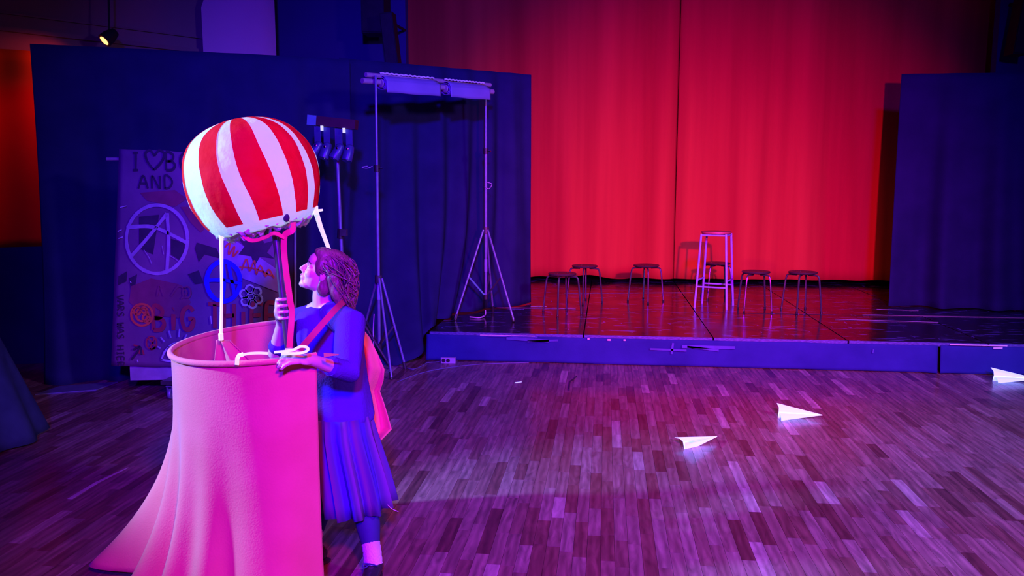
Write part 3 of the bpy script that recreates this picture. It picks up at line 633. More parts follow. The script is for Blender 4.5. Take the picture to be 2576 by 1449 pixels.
# words and marks
word('dark_lettering', 'I', 328, 428, 26, 44, 40, 6, 'g_dark'); word('dark_lettering', 'BO', 415, 428, 28, 44, 36, 6, 'g_dark')
strokes('painted_heart', [[(387, 428), (370, 405), (366, 385), (378, 378), (388, 392)], [(388, 392), (400, 378), (412, 386), (407, 406), (387, 428)]], 6, 'g_dark')
word('dark_lettering', 'AND', 348, 474, 24, 32, 32, 5, 'g_dark')
strokes('painted_circle', [ring(395, 602, 77, 86)], 9, 'g_pale')
strokes('painted_letter_a', [[(330, 645), (370, 600), (420, 538)], [(420, 536), (424, 600), (420, 682)], [(318, 572), (380, 570), (430, 590), (472, 612)]], 9, 'g_pale')
strokes('paint_scratch', [[(362, 628), (375, 648), (382, 665)], [(426, 642), (448, 656)], [(408, 618), (412, 640)]], 1.5, 'g_pale')
strokes('blue_painted_circle', [ring(562, 708, 42, 50)], 12, 'g_blue'); strokes('blue_painted_cross', [[(525, 705), (565, 705), (600, 712)], [(560, 660), (565, 705), (560, 755)], [(575, 665), (590, 740)]], 9, 'g_blue')
word('red_lettering', 'BiG', 383, 830, 34, 58, 36, 11, 'g_red'); word('red_lettering', 'THiEF', 524, 826, 32, 62, 36, 10, 'g_red')
strokes('red_painted_rose', [ring(357, 792, 27, 27), ring(357, 792, 15, 16), ring(345, 782, 9, 9), ring(368, 800, 9, 9), ring(362, 780, 7, 7)], 6, 'g_orange')
strokes('orange_scribble', [[(566, 622), (578, 612), (575, 640), (590, 620), (586, 645), (600, 630)], [(608, 680), (620, 652), (628, 682), (640, 655), (644, 690), (655, 668), (668, 695), (676, 678), (690, 700)], [(602, 672), (640, 676), (690, 696)]], 4, 'g_orange')
cx, cy = 632, 746
strokes('painted_flower', [ring(cx, cy, 8, 8)]+[ring(cx+19*math.cos(R(60*k+20)), cy+19*math.sin(R(60*k+20)), 10, 10) for k in range(6)], 5, 'g_white')
strokes('painted_eye', [[(406, 905), (418, 880), (445, 864), (470, 872), (486, 885)], [(406, 905), (440, 910), (470, 905), (486, 886)], ring(442, 884, 20, 20), ring(442, 884, 10, 10), ring(442, 884, 3, 3)], 5, 'g_white')
strokes('painted_lashes', [[(425, 832), (430, 850)], [(452, 828), (450, 848)], [(470, 842), (464, 852)], [(404, 848), (414, 860)], [(396, 872), (404, 876)]], 4, 'g_pale')
strokes('red_scribble', [ring(381, 862, 13, 16), [(372, 850), (390, 872), (378, 878), (388, 852)], [(336, 868), (352, 874), (350, 890)], [(358, 880), (362, 892)]], 4, 'g_red')
strokes('maroon_lettering', [[(395, 745), (402, 720), (412, 745)], [(430, 745), (450, 720), (470, 735), (455, 752)], ring(470, 735, 10, 14)], 5, 'g_maroon')
strokes('maroon_arc', [[(478, 856), (495, 848), (515, 855)]], 7, 'g_red')
for k_, (t_, y_) in enumerate((('VARS', 742), ('WAS', 812), ('HIER', 868))): word('dark_side_lettering', t_, 294, y_, 12, 17, 14, 3, 'g_dark', vertical=True)
strokes('dark_arrow', [[(330, 905), (345, 885), (352, 872)], [(335, 880), (352, 872), (356, 892)]], 5, 'g_dark')
strokes('paint_splash', [[(296, 582), (306, 578)], [(298, 600), (309, 596)], [(302, 522), (318, 518)], [(328, 708), (330, 712)], [(530, 795), (532, 815)], [(345, 905), (348, 912)]], 2.5, 'g_white')

# ------------------------------------------------------------------ far-left tablecloth, floor plates, cables, power strip
a1 = PZ(12, 1128); tb = thing('table_skirt', (a1.x-0.35, a1.y, 0), 'dark blue cloth skirt of a table at the left edge', 'tablecloth')
def tfn(u, v):
    an = R(-150+230*u); rr = 0.30+0.24*v+0.03*math.sin(u*40)*v
    c = Vector((a1.x-0.42, a1.y+0.05, 0)); return (c.x+rr*math.cos(an), c.y+rr*math.sin(an), 0.72*(1-v)+0.02)
M['table_blue'] = mat('dark_blue_cloth', (0.03, 0.05, 0.10), 0.9, spec=0.1)
solid(grid(tfn, 60, 12).build('cloth', 'table_blue', tb), 0.005)
MB().lathe([(0.0, 0.72), (0.31, 0.72), (0.31, 0.745), (0, 0.745)], 28, Matrix.Translation((a1.x-0.42, a1.y+0.05, 0))).build('table_top', 'table_blue', tb)
f0 = PZ(88, 994); f1 = PZ(242, 982)
tag(MB().poly([f0, f1, f1+Vector((0.02, 0.28, 0)), f0+Vector((0.02, 0.28, 0))], (0, 0, 0.008)).build('base_plate', 'steel', smooth=False), 'thin steel base plate on the floor under the left drape', 'plate')
ps0 = PZ(1114, 908); ps1 = PZ(1150, 909)
ps0.y = ps1.y = 7.60
ps = thing('power_strip', (ps0+ps1)/2, 'small power strip with two sockets on the floor at the stage front', 'power strip')
MB().box((ps0.x, 7.585, 0.0), (ps1.x, 7.625, 0.055)).build('body', 'board_pale', ps, smooth=False)
for k in range(2):
    MB().lathe([(0.012, -0.003), (0.019, -0.003), (0.019, 0.003), (0.012, 0.003)], 16, Matrix.Translation((ps0.x+0.028+k*0.045, 7.584, 0.028)) @ Matrix.Rotation(R(90), 4, 'X')).build('socket', 'black_plastic', ps)
def fl_cable(pxs, lab, rad=0.0045, m='cable'):
    return tag(MB().tube(smooth_path([PZ(x, y)+Vector((0, 0, 0.006)) for x, y in pxs], 60), rad, 6).build('cable', m), lab, 'cable', 'floor cables')
fl_cable([(1152, 903), (1190, 905), (1230, 909), (1280, 910), (1330, 911)], 'thin cable running right from the power strip along the stage foot')
fl_cable([(1112, 908), (1100, 912), (1075, 914), (1062, 922), (1040, 930), (1020, 926)], 'short bunched cable between the power strip and the left stand')
fl_cable([(1330, 914), (1220, 917), (1130, 926), (1060, 940), (1000, 962)], 'long thin cable curving over the parquet to the left stand')

tag(MB().ribbon([PZ(176, 1256)+Vector((0, 0, 0.002)), PZ(245, 1214)+Vector((0, 0, 0.002)), PZ(322, 1177)+Vector((0, 0, 0.002))], [0.03, 0.026, 0.008], (0, 0, 1), 0.002).build('floor_streak', 'streak_pale', smooth=False), 'long pale streak on the dark parquet at the lower left', 'tape')  # added ribbon standing in for a pale reflection along a parquet gap
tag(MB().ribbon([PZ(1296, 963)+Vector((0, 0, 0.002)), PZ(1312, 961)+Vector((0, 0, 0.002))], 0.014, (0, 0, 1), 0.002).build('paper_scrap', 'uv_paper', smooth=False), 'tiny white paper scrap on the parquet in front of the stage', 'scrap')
tag(MB().tube(smooth_path([PZ(1450, 948)+Vector((0, 0, 0.006)), PZ(1442, 956)+Vector((0, 0, 0.006)), PZ(1434, 962)+Vector((0, 0, 0.006)), PZ(1431, 982)+Vector((0, 0, 0.006))], 20), 0.006, 6).build('cable_scrap', 'black_plastic'), 'short dark curled cable scrap lying on the parquet', 'cable')
# ------------------------------------------------------------------ paper planes
def paper_plane(loc, heading, label, k=1.0, tiltz=0, pitch=0, open_=0.05, roll_=0):
    L_, W_, D_ = 0.29*k, 0.085*k, 0.045*k
    t = thing('paper_plane', loc, label, 'paper plane', 'paper planes on the floor')
    mt = Matrix.Translation(loc) @ Matrix.Rotation(heading, 4, 'Z') @ Matrix.Rotation(pitch, 4, 'Y') @ Matrix.Rotation(roll_, 4, 'X')
    nose = (L_, 0, D_*0.75)
    for s_ in (-1, 1):
        th = 0.0022
        w_ = [mt @ Vector(p_) for p_ in ((L_, s_*0.001, D_*0.75), (0, s_*0.008, D_), (0, s_*W_, D_*(1+open_*8)), (L_*0.02, s_*W_*0.5, D_*(1.12+open_*4)))]
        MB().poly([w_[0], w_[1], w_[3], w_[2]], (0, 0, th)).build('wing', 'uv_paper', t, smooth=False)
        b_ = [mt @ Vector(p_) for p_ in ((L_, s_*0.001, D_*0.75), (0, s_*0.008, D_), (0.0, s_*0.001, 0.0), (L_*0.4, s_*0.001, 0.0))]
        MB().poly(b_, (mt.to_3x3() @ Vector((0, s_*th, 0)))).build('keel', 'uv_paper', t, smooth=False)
    return t
a1 = PZ(1722, 1130); a2 = PZ(1800, 1112)
paper_plane(a1, math.atan2(a2.y-a1.y, a2.x-a1.x), 'white paper plane pointing right, nearest to the viewer', 1.05, roll_=R(-8))
a1 = PZ(1957, 1050); a2 = PZ(2058, 1053)
paper_plane(a1, math.atan2(a2.y-a1.y, a2.x-a1.x), 'white paper plane lying in the middle of the three planes', 1.1, open_=0.02, roll_=R(28))
a1 = PZ(2497, 958); a2 = PZ(2590, 962)
paper_plane(a1, math.atan2(a2.y-a1.y, a2.x-a1.x), 'white paper plane by the stage at the right edge', 1.25, open_=0.02, roll_=R(28))

# ------------------------------------------------------------------ hot-air-balloon costume
BC = P(634, 442, 3.42); HC = Vector((-1.455, 3.40, 1.062)); HR = 0.462
bc = thing('balloon_costume', (HC.x, HC.y, 0), 'pink cloth basket costume with a striped red and white balloon above it', 'costume')
phi_c = math.atan2(-BC.y, -BC.x); phi_h = math.atan2(-HC.y, -HC.x)
BM_ = Matrix.Translation(BC) @ Matrix.Rotation(R(-12), 4, 'Y') @ Matrix.Rotation(R(4), 4, 'X')
PROF = [(0.205, -0.235), (0.235, -0.205), (0.263, -0.15), (0.284, -0.08), (0.292, -0.01), (0.284, 0.06), (0.26, 0.125), (0.215, 0.185), (0.15, 0.225), (0.075, 0.247), (0.004, 0.253)]
def prof(v): 
    t = v*(len(PROF)-1); k = min(int(t), len(PROF)-2); u = t-k; s_ = smooth_prof[int(round(v*200))]; return s_
smooth_prof = [(p.x, p.z) for p in smooth_path([(a_, 0, b_) for a_, b_ in PROF], 200)]
def env(d, v, off=0.0):
    r_, z = prof(v); an = phi_c+R(d)
    lump = 0.006*noise.noise((math.cos(an)*2.5, math.sin(an)*2.5, z*7))+0.003*noise.noise((math.cos(an)*7, math.sin(an)*7, z*18))
    rag = 0.012*noise.noise((math.cos(an)*4, math.sin(an)*4, 5)) if v < 0.02 else 0
    r2 = r_+lump*min(1, r_*6)+off
    return BM_ @ Vector((r2*math.cos(an), r2*math.sin(an), z+off*0.3+rag))
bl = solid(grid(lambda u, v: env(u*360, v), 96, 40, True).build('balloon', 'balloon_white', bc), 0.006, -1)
for (d0, d1, s_) in ((-43, -24, 1), (-10, 15, 2), (32, 48, 3), (56, 76, 4), (98, 120, 5), (148, 172, 6), (196, 216, 7), (238, 256, 8), (-84, -72, 9)):
    def sfn(u, v):
        vv = 0.12+0.86*v; wv_ = 3.2*noise.noise((s_*3.1, vv*2.6, 0)); wd = 1.0+0.25*noise.noise((s_*1.7, vv*3, 7))
        c_ = (d0+d1)/2+wv_-8*(vv-0.45); h_ = (d1-d0)/2*wd
        return env(c_+(u*2-1)*h_, vv, 0.0022)
    grid(sfn, 10, 40).build('red_stripe', 'balloon_red', bl)
M['fringe_white'] = mat('torn_paper', (0.55, 0.5, 0.6), 0.85, (0.68, 0.64, 0.72), 12, bump=0.3, bscale=30)
M['dark_hole'] = mat('dark_inside', (0.03, 0.02, 0.05), 0.9)  # near-black colour for the inside of the balloon mouth and the small hole
def inner(u, v):
    an = u*2*math.pi; r_ = 0.198*(1-v); return BM_ @ Vector((r_*math.cos(an), r_*math.sin(an), -0.228+0.10*(1-(1-v)**2)))
grid(inner, 32, 6, True).build('inner_bowl', 'dark_hole', bc)
# crumpled paper fringe round the mouth
def fringe(u, v):
    an = phi_c+u*2*math.pi; c_, s_ = math.cos(an), math.sin(an); k = noise.noise((c_*5, s_*5, 2))
    r_ = 0.214-0.05*v+0.02*noise.noise((c_*9, s_*9, v*2)); z = -0.222-0.055*v*(0.7+0.8*k)+0.012*noise.noise((c_*14, s_*14, v*4))
    return BM_ @ Vector((r_*c_, r_*s_, z))
solid(grid(fringe, 90, 6, True).build('paper_fringe', 'fringe_white', bc), 0.004)
hp = env(22, 0.085, 0.004); MB().ell(hp, (0.014, 0.012, 0.018)).build('dark_spot', 'dark_hole', bc)  # dark blob standing in for a small hole in the balloon
# pole and ribbons
PY = 3.34
MB().tube([P(690, 560, PY), P(708, 720, PY-0.02), P(729, 905, PY-0.04)], 0.0155, 12).build('pole', 'dark_steel', bc)
MB().ribbon(smooth_path([P(738, 560, PY-0.02), P(735, 580, PY-0.05), P(716, 594, PY-0.05), P(716, 650, PY-0.045), P(729, 750, PY-0.05), P(734, 790, PY-0.05), P(728, 875, PY-0.06)], 40), [0.022]*5+[0.026]*36, -_f, 0.003).build('red_ribbon', 'red_ribbon', bc)
MB().ribbon(smooth_path([P(565, 570, 3.28), P(600, 583, 3.26), P(632, 605, 3.26), P(668, 597, 3.27), P(690, 587, 3.27), P(716, 598, PY-0.05)], 40), 0.018, (0, -0.8, 0.6), 0.003).build('red_ribbon', 'red_ribbon', bc)
# white taped cords
lc0 = P(557, 582, 3.28); lc1 = P(556, 850, 3.30)
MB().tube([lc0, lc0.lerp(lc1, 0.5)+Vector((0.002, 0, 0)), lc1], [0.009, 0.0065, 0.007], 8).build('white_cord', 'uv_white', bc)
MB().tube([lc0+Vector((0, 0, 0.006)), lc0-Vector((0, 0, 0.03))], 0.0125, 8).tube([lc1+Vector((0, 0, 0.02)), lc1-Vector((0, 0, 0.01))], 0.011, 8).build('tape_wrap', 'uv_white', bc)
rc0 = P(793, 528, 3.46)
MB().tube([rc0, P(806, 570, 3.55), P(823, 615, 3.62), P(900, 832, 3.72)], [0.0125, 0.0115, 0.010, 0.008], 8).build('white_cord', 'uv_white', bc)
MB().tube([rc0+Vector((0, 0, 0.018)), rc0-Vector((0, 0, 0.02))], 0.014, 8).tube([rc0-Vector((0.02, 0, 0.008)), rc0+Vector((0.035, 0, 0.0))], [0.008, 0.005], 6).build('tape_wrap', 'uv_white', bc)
# hoop and cloth
def hoop(d, dz=0.0, dr=0.0):
    an = phi_h+R(d); tilt = -0.028*math.cos(R(d+90))
    return Vector((HC.x+(HR+dr)*math.cos(an), HC.y+(HR+dr)*math.sin(an), HC.z+tilt+dz))
D0, D1 = 17.0, -222.0
def flare(d):       # bottom radius growth by angle from the viewer side
    x = -d
    key = [(-17, 0.05), (0, 0.06), (40, 0.09), (75, 0.17), (95, 0.29), (110, 0.36), (135, 0.24), (180, 0.12), (215, 0.10), (260, 0.13)]
    for (a_, b_), (c_, e_) in zip(key, key[1:]):
        if x <= c_: return b_+(e_-b_)*max(0, (x-a_))/(c_-a_)
    return key[-1][1]
def hemz(d):
    x = -d
    if x < 150: return 0.012+0.03*math.exp(-((x-95)/25.0)**2)
    return 0.012+0.57*min(1, (x-150)/62.0)
def cloth(u, v):
    d = D0+(D1-D0)*u; an = phi_h+R(d); t = hoop(d); fl_ = flare(d)
    left = math.exp(-((d+92)/48.0)**2)
    w_ = (0.075*math.sin(R(d)*17.0+0.8+1.5*noise.noise((d*0.02, 1, 1)))*v**0.8+0.06*noise.noise((d*0.03, v*0.8, 3)))*left+0.020*math.sin(R(d)*7+2)+0.03*noise.noise((d*0.035, v*1.2, 9))
    r_ = HR+fl_*v**2.9+w_*v**1.5
    z = t.z*(1-v)+hemz(d)*v
    if d < -235: z -= 0.10*(1-v)*min(1, (-235-d)/14.0)*math.exp(-v*3)
    tw = R(6)*v*left
    return Vector((HC.x+r_*math.cos(an+tw), HC.y+r_*math.sin(an+tw), z))
ck = solid(grid(cloth, 180, 46).build('basket_cloth', 'pink', bc), 0.006, -1)
MB().tube([hoop(D0+(D1-D0)*k/90, -0.004, 0.002) for k in range(91)], 0.013, 10).build('rim_hem', 'pink', bc)
# loose tail of the cloth hanging behind the wearer, folded into two lobes
TAIL = [(822, 908), (850, 930), (890, 950), (930, 967), (958, 964), (985, 955), (1010, 964), (1045, 975), (1080, 985), (1100, 966), (1120, 946)]
def tail(u, v):
    t = v*(len(TAIL)-1); k = min(int(t), len(TAIL)-2); f_ = t-k
    y = TAIL[k][0]*(1-f_)+TAIL[k+1][0]*f_; xr = TAIL[k][1]*(1-f_)+TAIL[k+1][1]*f_
    xl = 872+0.16*(y-822)
    d = 3.70-0.05*math.sin(v*7.0)*u-0.10*v+0.03*math.sin(u*7+v*4)
    return P(xl+(xr-xl)*u, y-6*math.sin(u*3.1)*v, d)
solid(grid(tail, 16, 50).build('cloth_tail', 'pink', bc), 0.005)
# inner hanging flap under the left cord
def flap(u, v):
    c_ = P(556, 852, 3.33); x = (u-0.35)*0.10*(0.6+1.6*v); return c_+Vector((x+0.035*v, 0.02*math.sin(u*9), -0.13*v-0.02*abs(u-0.35)))
solid(grid(flap, 14, 8).build('gathered_flap', 'pink', bc), 0.004)
# white tape marks on the rim
F1 = 2.91
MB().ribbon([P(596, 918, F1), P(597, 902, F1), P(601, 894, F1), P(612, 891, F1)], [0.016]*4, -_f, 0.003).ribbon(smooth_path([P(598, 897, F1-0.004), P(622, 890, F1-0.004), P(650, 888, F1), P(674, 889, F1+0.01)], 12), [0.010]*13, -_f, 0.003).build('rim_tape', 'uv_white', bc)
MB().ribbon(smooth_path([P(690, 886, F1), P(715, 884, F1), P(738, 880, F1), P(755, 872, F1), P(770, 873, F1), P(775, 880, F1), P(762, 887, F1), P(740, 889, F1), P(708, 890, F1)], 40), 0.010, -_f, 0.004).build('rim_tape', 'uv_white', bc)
# shoulder strap
MB().ribbon(smooth_path([P(878, 775, 3.50), P(868, 760, 3.40), P(850, 772, 3.25), P(820, 805, 3.17), P(785, 845, 3.12), P(755, 880, 3.03), P(748, 905, 2.96)], 30), 0.026, (0.25, -1, 0.15), 0.003).build('shoulder_strap', 'strap', bc)
MB().ribbon([P(815, 893, 2.96), P(852, 892, 2.95)], [0.016, 0.004], (0, -1, 0), 0.003).build('strap_end', 'strap', bc)

# ------------------------------------------------------------------ person
ank = PZ(939, 1408, 0.095); ankf = PZ(785, 1372, 0.095)
gp = thing('person', (ank.x-0.08, ank.y+0.1, 0), 'person in navy jumper and striped skirt holding the balloon pole, looking left', 'person')
J = P
# head frame: x' = face direction (image left, chin raised), z' = up
tup = R(24); fx = (-_r*math.cos(R(8))-Vector((_f.x, _f.y, 0)).normalized()*math.sin(R(8))).normalized()
hx = (fx*math.cos(tup)+Vector((0, 0, 1))*math.sin(tup)).normalized(); hz = (Vector((0, 0, 1))*math.cos(tup)-fx*math.sin(tup)).normalized(); hy = hz.cross(hx)
HCn = J(815, 687, 3.43); HM = Matrix.Translation(HCn) @ Matrix((hx, hy, hz)).transposed().to_4x4() @ Matrix.Scale(0.94, 4)
b = MB()
def he(c, r_): b.ell(c, r_, HM, 18, 12)
he((-0.012, 0, 0.032), (0.092, 0.070, 0.076)); he((0.030, 0, -0.018), (0.054, 0.055, 0.082)); he((0.030, 0, -0.062), (0.048, 0.046, 0.034))
he((0.071, 0, -0.088), (0.019, 0.022, 0.016)); he((0.060, 0, 0.040), (0.032, 0.048, 0.040)); he((0.078, 0, 0.022), (0.012, 0.040, 0.010))
for s_ in (-1, 1):
    he((0.052, s_*0.033, -0.022), (0.028, 0.022, 0.026)); he((-0.004, s_*0.069, -0.006), (0.016, 0.008, 0.028)); he((0.090, s_*0.009, -0.029), (0.010, 0.008, 0.008)); he((0.066, s_*0.030, 0.006), (0.014, 0.017, 0.011))
he((0.079, 0, -0.052), (0.014, 0.024, 0.018)); he((0.074, 0, -0.072), (0.0145, 0.021, 0.014)); he((0.084, 0, -0.038), (0.010, 0.012, 0.010)); he((0.055, 0, -0.082), (0.030, 0.034, 0.020)); he((0.091, 0, -0.047), (0.008, 0.018, 0.0055)); he((0.088, 0, -0.059), (0.0085, 0.016, 0.006))
b.cap([HM @ Vector((0.082, 0, 0.016)), HM @ Vector((0.103, 0, -0.018))], [0.0075, 0.0105], 10); he((0.106, 0, -0.022), (0.010, 0.009, 0.008))
NB = J(815, 772, 3.45)
b.cap([HM @ Vector((-0.018, 0, -0.03)), J(812, 745, 3.44), NB], [0.050, 0.046, 0.052], 14)
shL = J(882, 812, 3.33); shR = J(768, 800, 3.57); elL = J(872, 935, 3.17); wrL = J(792, 908, 3.02)
elR = J(694, 888, 3.47); wrR = J(708, 815, 3.385)
b.cap([NB, J(835, 790, 3.42), shL], [0.05, 0.055, 0.052], 12); b.cap([NB, J(795, 788, 3.5), shR], [0.05, 0.055, 0.052], 12)
b.cap([J(826, 815, 3.45), J(845, 950, 3.45), J(862, 1060, 3.45)], [0.085, 0.08, 0.10], 16)
b.cap([shL, elL], [0.044, 0.036]); b.cap([elL, wrL], [0.037, 0.024]); b.cap([shR, elR], [0.044, 0.036]); b.cap([elR, wrR], [0.036, 0.023])
knL = J(920, 1278, 3.36); knR = J(805, 1262, 3.55)
b.cap([J(880, 1075, 3.40), knL], [0.078, 0.053]); b.cap([knL, knL.lerp(ank, 0.35), ank], [0.052, 0.051, 0.032])
b.cap([J(850, 1075, 3.50), knR], [0.078, 0.053]); b.cap([knR, knR.lerp(ankf, 0.35), ankf], [0.052, 0.051, 0.032])
def foot_pts(a_, d_): return [a_+Vector((0, 0, -0.045))-d_*0.04, a_+Vector((0, 0, -0.05))+d_*0.05, a_+Vector((0, 0, -0.068))+d_*0.13]
fdL = Vector((0.05, -1, 0)).normalized(); fdR = Vector((-0.8, -0.6, 0)).normalized()
for a_, d_ in ((ank, fdL), (ankf, fdR)): b.cap([a_]+foot_pts(a_, d_), [0.032, 0.032, 0.030, 0.022])
def finger(base, d_, n_, lens, bends, r0):
    ax = d_.cross(n_).normalized(); pts = [base]; ang = 0
    for l, bd in zip(lens, bends):
        ang += bd; dd = Matrix.Rotation(R(-ang), 3, ax) @ d_; pts.append(pts[-1]+dd*l)
    b.cap(pts, [r0, r0*0.97, r0*0.9, r0*0.78], 9)
# near hand lies on the rim, fingers curling over it
K = J(742, 899, 2.955); d_ = (K-wrL).normalized(); n_ = (Vector((0, 0, 0.8))-_f*0.6); n_ = (n_-d_*n_.dot(d_)).normalized(); ac = d_.cross(n_).normalized()
hm = Matrix((d_, ac, n_)).transposed().to_4x4(); hm.translation = wrL.lerp(K, 0.62)
b.ell((0, 0, 0), (0.046, 0.036, 0.015), hm, 14, 9); b.cap([wrL, wrL.lerp(K, 0.5)], [0.024, 0.022])
for k, (o_, ln) in enumerate(((-0.029, 0.94), (-0.010, 1.05), (0.010, 1.0), (0.029, 0.8))):
    finger(K+ac*o_-d_*0.006, (d_+ac*o_*2.2).normalized(), n_, [0.036*ln, 0.024*ln, 0.019*ln], [16+3*k, 32, 24], 0.0085)
ts = 1
finger(wrL.lerp(K, 0.45)+ac*ts*0.026, (d_*0.75+ac*ts*0.6).normalized(), n_, [0.030, 0.026, 0.020], [4, 12, 18], 0.0095)
# far hand grips the pole
pc = lambda y: P(690+(y-560)*0.113, y, PY-0.015)
pax = (pc(900)-pc(600)).normalized(); vw = (_c-pc(780)).normalized(); vw = (vw-pax*vw.dot(pax)).normalized(); sd = pax.cross(vw).normalized()
if sd.dot(_r) > 0: sd = -sd           # sd points image-left
palm = pc(776)+sd*0.026-vw*0.006
hm = Matrix((pax, sd, vw)).transposed().to_4x4(); hm.translation = palm
b.ell((0.0, 0, 0), (0.044, 0.014, 0.026), hm, 14, 9); b.cap([wrR, palm+pax*0.012], [0.022, 0.020])
for k in range(4):
    c_ = pc(752+k*15.5); rr = 0.0255; pts = []
    for t in range(7):
        a_ = R(-15+t*(205-8*abs(k-1.3))/6); pts.append(c_+sd*math.cos(a_)*rr+vw*math.sin(a_)*rr)
    b.cap(pts, [0.0088, 0.009, 0.0088, 0.0088, 0.0085, 0.008, 0.007], 9)
tp = []
for t in range(6):
    a_ = R(-20-t*150/5); tp.append(pc(757-t*3)+sd*math.cos(a_)*0.027+vw*math.sin(a_)*0.027)
b.cap(tp, [0.0105, 0.0105, 0.010, 0.0095, 0.009, 0.008], 9)
body = remesh(b, 'body', 0.0042, 4, 'skin', gp).build('body', 'skin', gp)
# eyes
for s_ in (-1, 1):
    e_ = MB().ell((0.0705, s_*0.030, 0.006), (0.0105, 0.0125, 0.0075), HM, 14, 10).build('eye', 'eye', body)
    MB().ell((0.0795, s_*0.0295, 0.007), (0.0025, 0.0055, 0.0055), HM, 10, 8).build('iris', 'iris', body)
    MB().cap([HM @ Vector((0.080, s_*0.018, 0.024)), HM @ Vector((0.084, s_*0.030, 0.029)), HM @ Vector((0.070, s_*0.050, 0.025))], [0.0025, 0.0035, 0.002], 6).build('eyebrow', 'hair', body)
MB().ell((0.0935, 0, -0.047), (0.0065, 0.015, 0.0042), HM, 12, 8).ell((0.0905, 0, -0.0585), (0.0065, 0.013, 0.0045), HM, 12, 8).build('lips', 'lip', body)
# hair
h = MB()
def hh_(c, r_): h.ell(c, r_, HM, 18, 12)
hh_((-0.022, 0, 0.044), (0.098, 0.080, 0.082)); hh_((-0.055, 0, -0.005), (0.068, 0.078, 0.085)); hh_((0.022, 0, 0.082), (0.058, 0.060, 0.036))
for s_ in (-1, 1): hh_((0.004, s_*0.055, 0.035), (0.045, 0.026, 0.050)); hh_((-0.030, s_*0.056, -0.045), (0.034, 0.022, 0.055))
h.cap([J(858, 680, 3.45), J(868, 720, 3.46), J(876, 752, 3.47), J(880, 775, 3.48)], [0.055, 0.052, 0.042, 0.026], 14)
h.cap([J(838, 700, 3.37), J(846, 735, 3.37), J(858, 765, 3.38)], [0.030, 0.030, 0.022], 12)
hb_ = remesh(h, 'hair', 0.005, 2, 'hair', gp)
for v in hb_.v:
    k = noise.noise((v.x*28, v.y*28, v.z*16))*0.007+noise.noise((v.x*70, v.y*70, v.z*30))*0.0035
    v += (v-HCn).normalized()*k
random.seed(12)
for k in range(320):
    t = random.random(); yy = random.uniform(-0.07, 0.07)
    s0 = HM @ Vector((random.uniform(-0.1, 0.02), yy, random.uniform(0.02, 0.11)))
    c_ = HM @ Vector((-0.03, 0, 0.03)); s0 = c_+(s0-c_).normalized()*random.uniform(0.085, 0.094)
    e0 = J(random.uniform(850, 893), random.uniform(700, 780), 3.45+random.uniform(-0.10, 0.10)); ph = random.random()*6
    m0 = s0.lerp(e0, 0.45)+(s0.lerp(e0, 0.45)-HCn).normalized()*random.uniform(0.02, 0.042)
    pts = smooth_path([s0, m0, e0], 14); pts = [p_+Vector((0.007*math.sin(i*1.1+ph), 0.007*math.cos(i*1.3+ph), 0))*(i/14) for i, p_ in enumerate(pts)]
    hb_.tube(pts, [0.0022]*10+[0.002, 0.0018, 0.0015, 0.0012, 0.001], 5)
hr = hb_.build('hair', 'hair', gp)
# jumper
rt = _r; fh = Vector((_f.x, _f.y, 0)).normalized()
def rings(rows, n, tilt=0.0, wob=None):
    mb = MB(); k = 0
    for i, (y, c, w_, dep, yd) in enumerate(rows):
        o_ = J(c, y, yd); s_ = (J(c+100, y, yd)-J(c-100, y, yd)).length/200
        for j in range(n):
            a_ = 2*math.pi*j/n; wv_ = wob(a_, i) if wob else 0
            mb.v.append(o_+rt*math.cos(a_)*(w_*s_+wv_)+fh*math.sin(a_)*(dep+wv_)+Vector((0, 0, tilt*math.cos(a_)*(i/(len(rows)-1))**2)))
    for i in range(len(rows)-1):
        for j in range(n): mb.f.append((i*n+j, i*n+(j+1) % n, (i+1)*n+(j+1) % n, (i+1)*n+j))
    mb.f.append(tuple(reversed(range(n)))); e = (len(rows)-1)*n; mb.f.append(tuple(e+j for j in range(n)))
    return mb
jr = [(772, 815, 34, 0.058, 3.44), (782, 818, 62, 0.085, 3.45), (800, 822, 76, 0.105, 3.45), (840, 830, 80, 0.125, 3.45), (900, 838, 78, 0.13, 3.45), (960, 846, 75, 0.13, 3.45), (1020, 854, 78, 0.135, 3.45), (1055, 857, 80, 0.14, 3.45), (1072, 858, 78, 0.138, 3.45)]
jm = rings(jr, 40, 0.034, lambda a_, i: 0.006*math.sin(a_*7+i)*(i/8))
jm.cap([J(838, 795, 3.40), shL+Vector((0, 0, -0.004)), shL.lerp(elL, 0.5), elL, elL.lerp(wrL, 0.42)], [0.066, 0.070, 0.064, 0.060, 0.044], 16)
jm.cap([J(795, 795, 3.50), shR, elR, elR.lerp(wrR, 0.25)], [0.062, 0.066, 0.054, 0.042], 16)
jo = remesh(jm, 'jumper', 0.006, 5, 'jumper', gp)
for v in jo.v: v += (v-J(845, 930, 3.45)).normalized()*0.004*noise.noise((v.x*9, v.y*9, v.z*7))
jo.build('jumper', 'jumper', gp)
cuff = elL.lerp(wrL, 0.50); cd_ = (wrL-elL).normalized(); MB().tube([cuff-cd_*0.03, cuff], [0.044, 0.041], 16).build('cuff', 'jumper', gp)
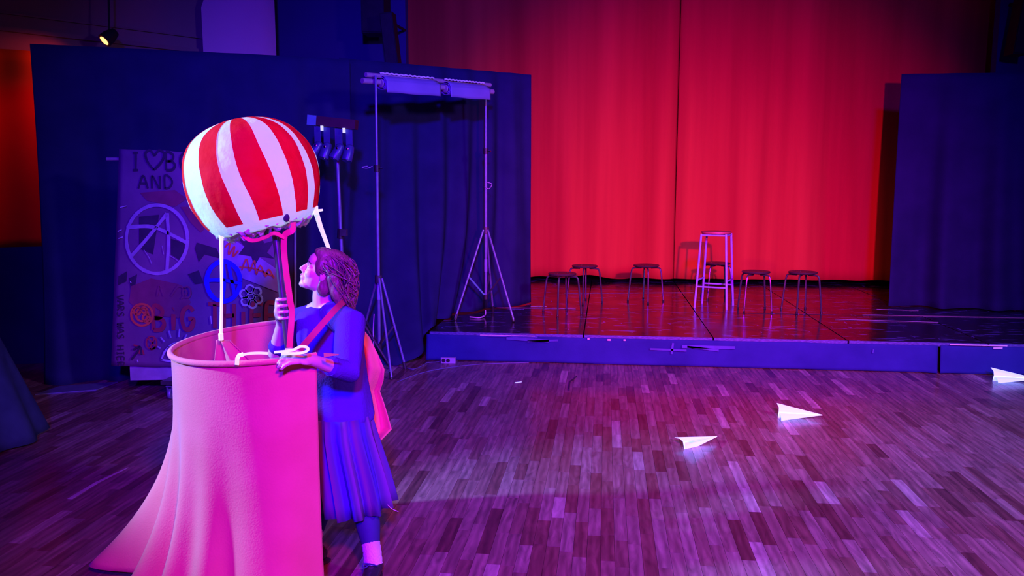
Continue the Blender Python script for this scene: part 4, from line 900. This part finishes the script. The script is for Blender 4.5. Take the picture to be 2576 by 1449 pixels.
# skirt with pleats
sr = [(1040, 858, 72, 0.135, 3.44), (1085, 864, 77, 0.160, 3.44), (1130, 874, 80, 0.175, 3.44), (1180, 886, 82, 0.185, 3.44), (1230, 897, 83, 0.195, 3.44), (1266, 904, 83, 0.20, 3.44)]
NS = 120
def pleat(a_, i): return (0.004+0.0034*i)*(math.sin(a_*13+0.5*math.sin(a_*3))+0.4*math.sin(a_*29))
sk = rings(sr, NS, 0.012, pleat); sk.f = sk.f[:-2]
so = solid(sk.build('skirt', 'plaid', gp), 0.005, -1)
at_ = so.data.attributes.new('stripe', 'FLOAT', 'POINT')
for i in range(len(sr)):
    for j in range(NS): at_.data[i*NS+j].value = ((j/NS)*7.0+0.25) % 1.0
MB().tube(smooth_path([J(975, 1270, 3.33), J(986, 1280, 3.32), J(1002, 1287, 3.31)], 10), 0.0018, 5).build('loose_thread', 'sock', so)
# tights, socks, shoes
for nm, kn, a_, d_ in (('near', knL, ank, fdL), ('far', knR, ankf, fdR)):
    hp_ = J(880, 1075, 3.40) if nm == 'near' else J(850, 1075, 3.50)
    MB().cap([hp_.lerp(kn, 0.6), kn, kn.lerp(a_, 0.35), a_+(kn-a_).normalized()*0.05], [0.064, 0.0565, 0.0545, 0.0375], 18).build('tights', 'tights', gp)
    MB().tube(smooth_path([a_+(kn-a_).normalized()*0.072, a_+(kn-a_).normalized()*0.03, a_+Vector((0, 0, -0.02))], 12), [0.0415+0.0010*math.sin(k*2.2) for k in range(13)], 18).build('sock', 'sock', gp)
    s_ = MB(); q0 = a_+Vector((0, 0, -0.06))
    s_.cap([a_+Vector((0, 0, -0.03)), a_+Vector((0, 0, -0.045))-d_*0.035], [0.041, 0.038]); s_.cap([a_+Vector((0, 0, -0.04)), a_+Vector((0, 0, -0.055))+d_*0.07, a_+Vector((0, 0, -0.064))+d_*0.15], [0.040, 0.036, 0.028])
    so_ = remesh(s_, 'shoe', 0.004, 4, 'shoe', gp)
    for v in so_.v: v.z = max(v.z, 0.012)
    sh = so_.build('shoe', 'shoe', gp)
    MB().lathe([(0.0, 0.0), (1.0, 0.0), (1.02, 0.008), (0.98, 0.014), (0, 0.014)], 24, Matrix.Translation((a_.x+d_.x*0.05, a_.y+d_.y*0.05, 0)) @ Matrix.Rotation(math.atan2(d_.y, d_.x), 4, 'Z') @ Matrix.Diagonal((0.135, 0.042, 1, 1))).build('sole', 'black_plastic', sh)
    sx_ = d_.cross(Vector((0, 0, 1)))
    MB().tube(smooth_path([a_+d_*0.045+Vector((0, 0, -0.006))-sx_*0.03, a_+d_*0.05+Vector((0, 0, 0.004)), a_+d_*0.045+Vector((0, 0, -0.006))+sx_*0.03], 10), 0.003, 6).tube(smooth_path([a_+d_*0.048+Vector((0, 0, 0.004)), a_+d_*0.06+Vector((0, 0, 0.01))+sx_*0.03, a_+d_*0.075+Vector((0, 0, -0.002))+sx_*0.022, a_+d_*0.05+Vector((0, 0, 0.004))], 16), 0.003, 6).build('lace', 'tights', sh)
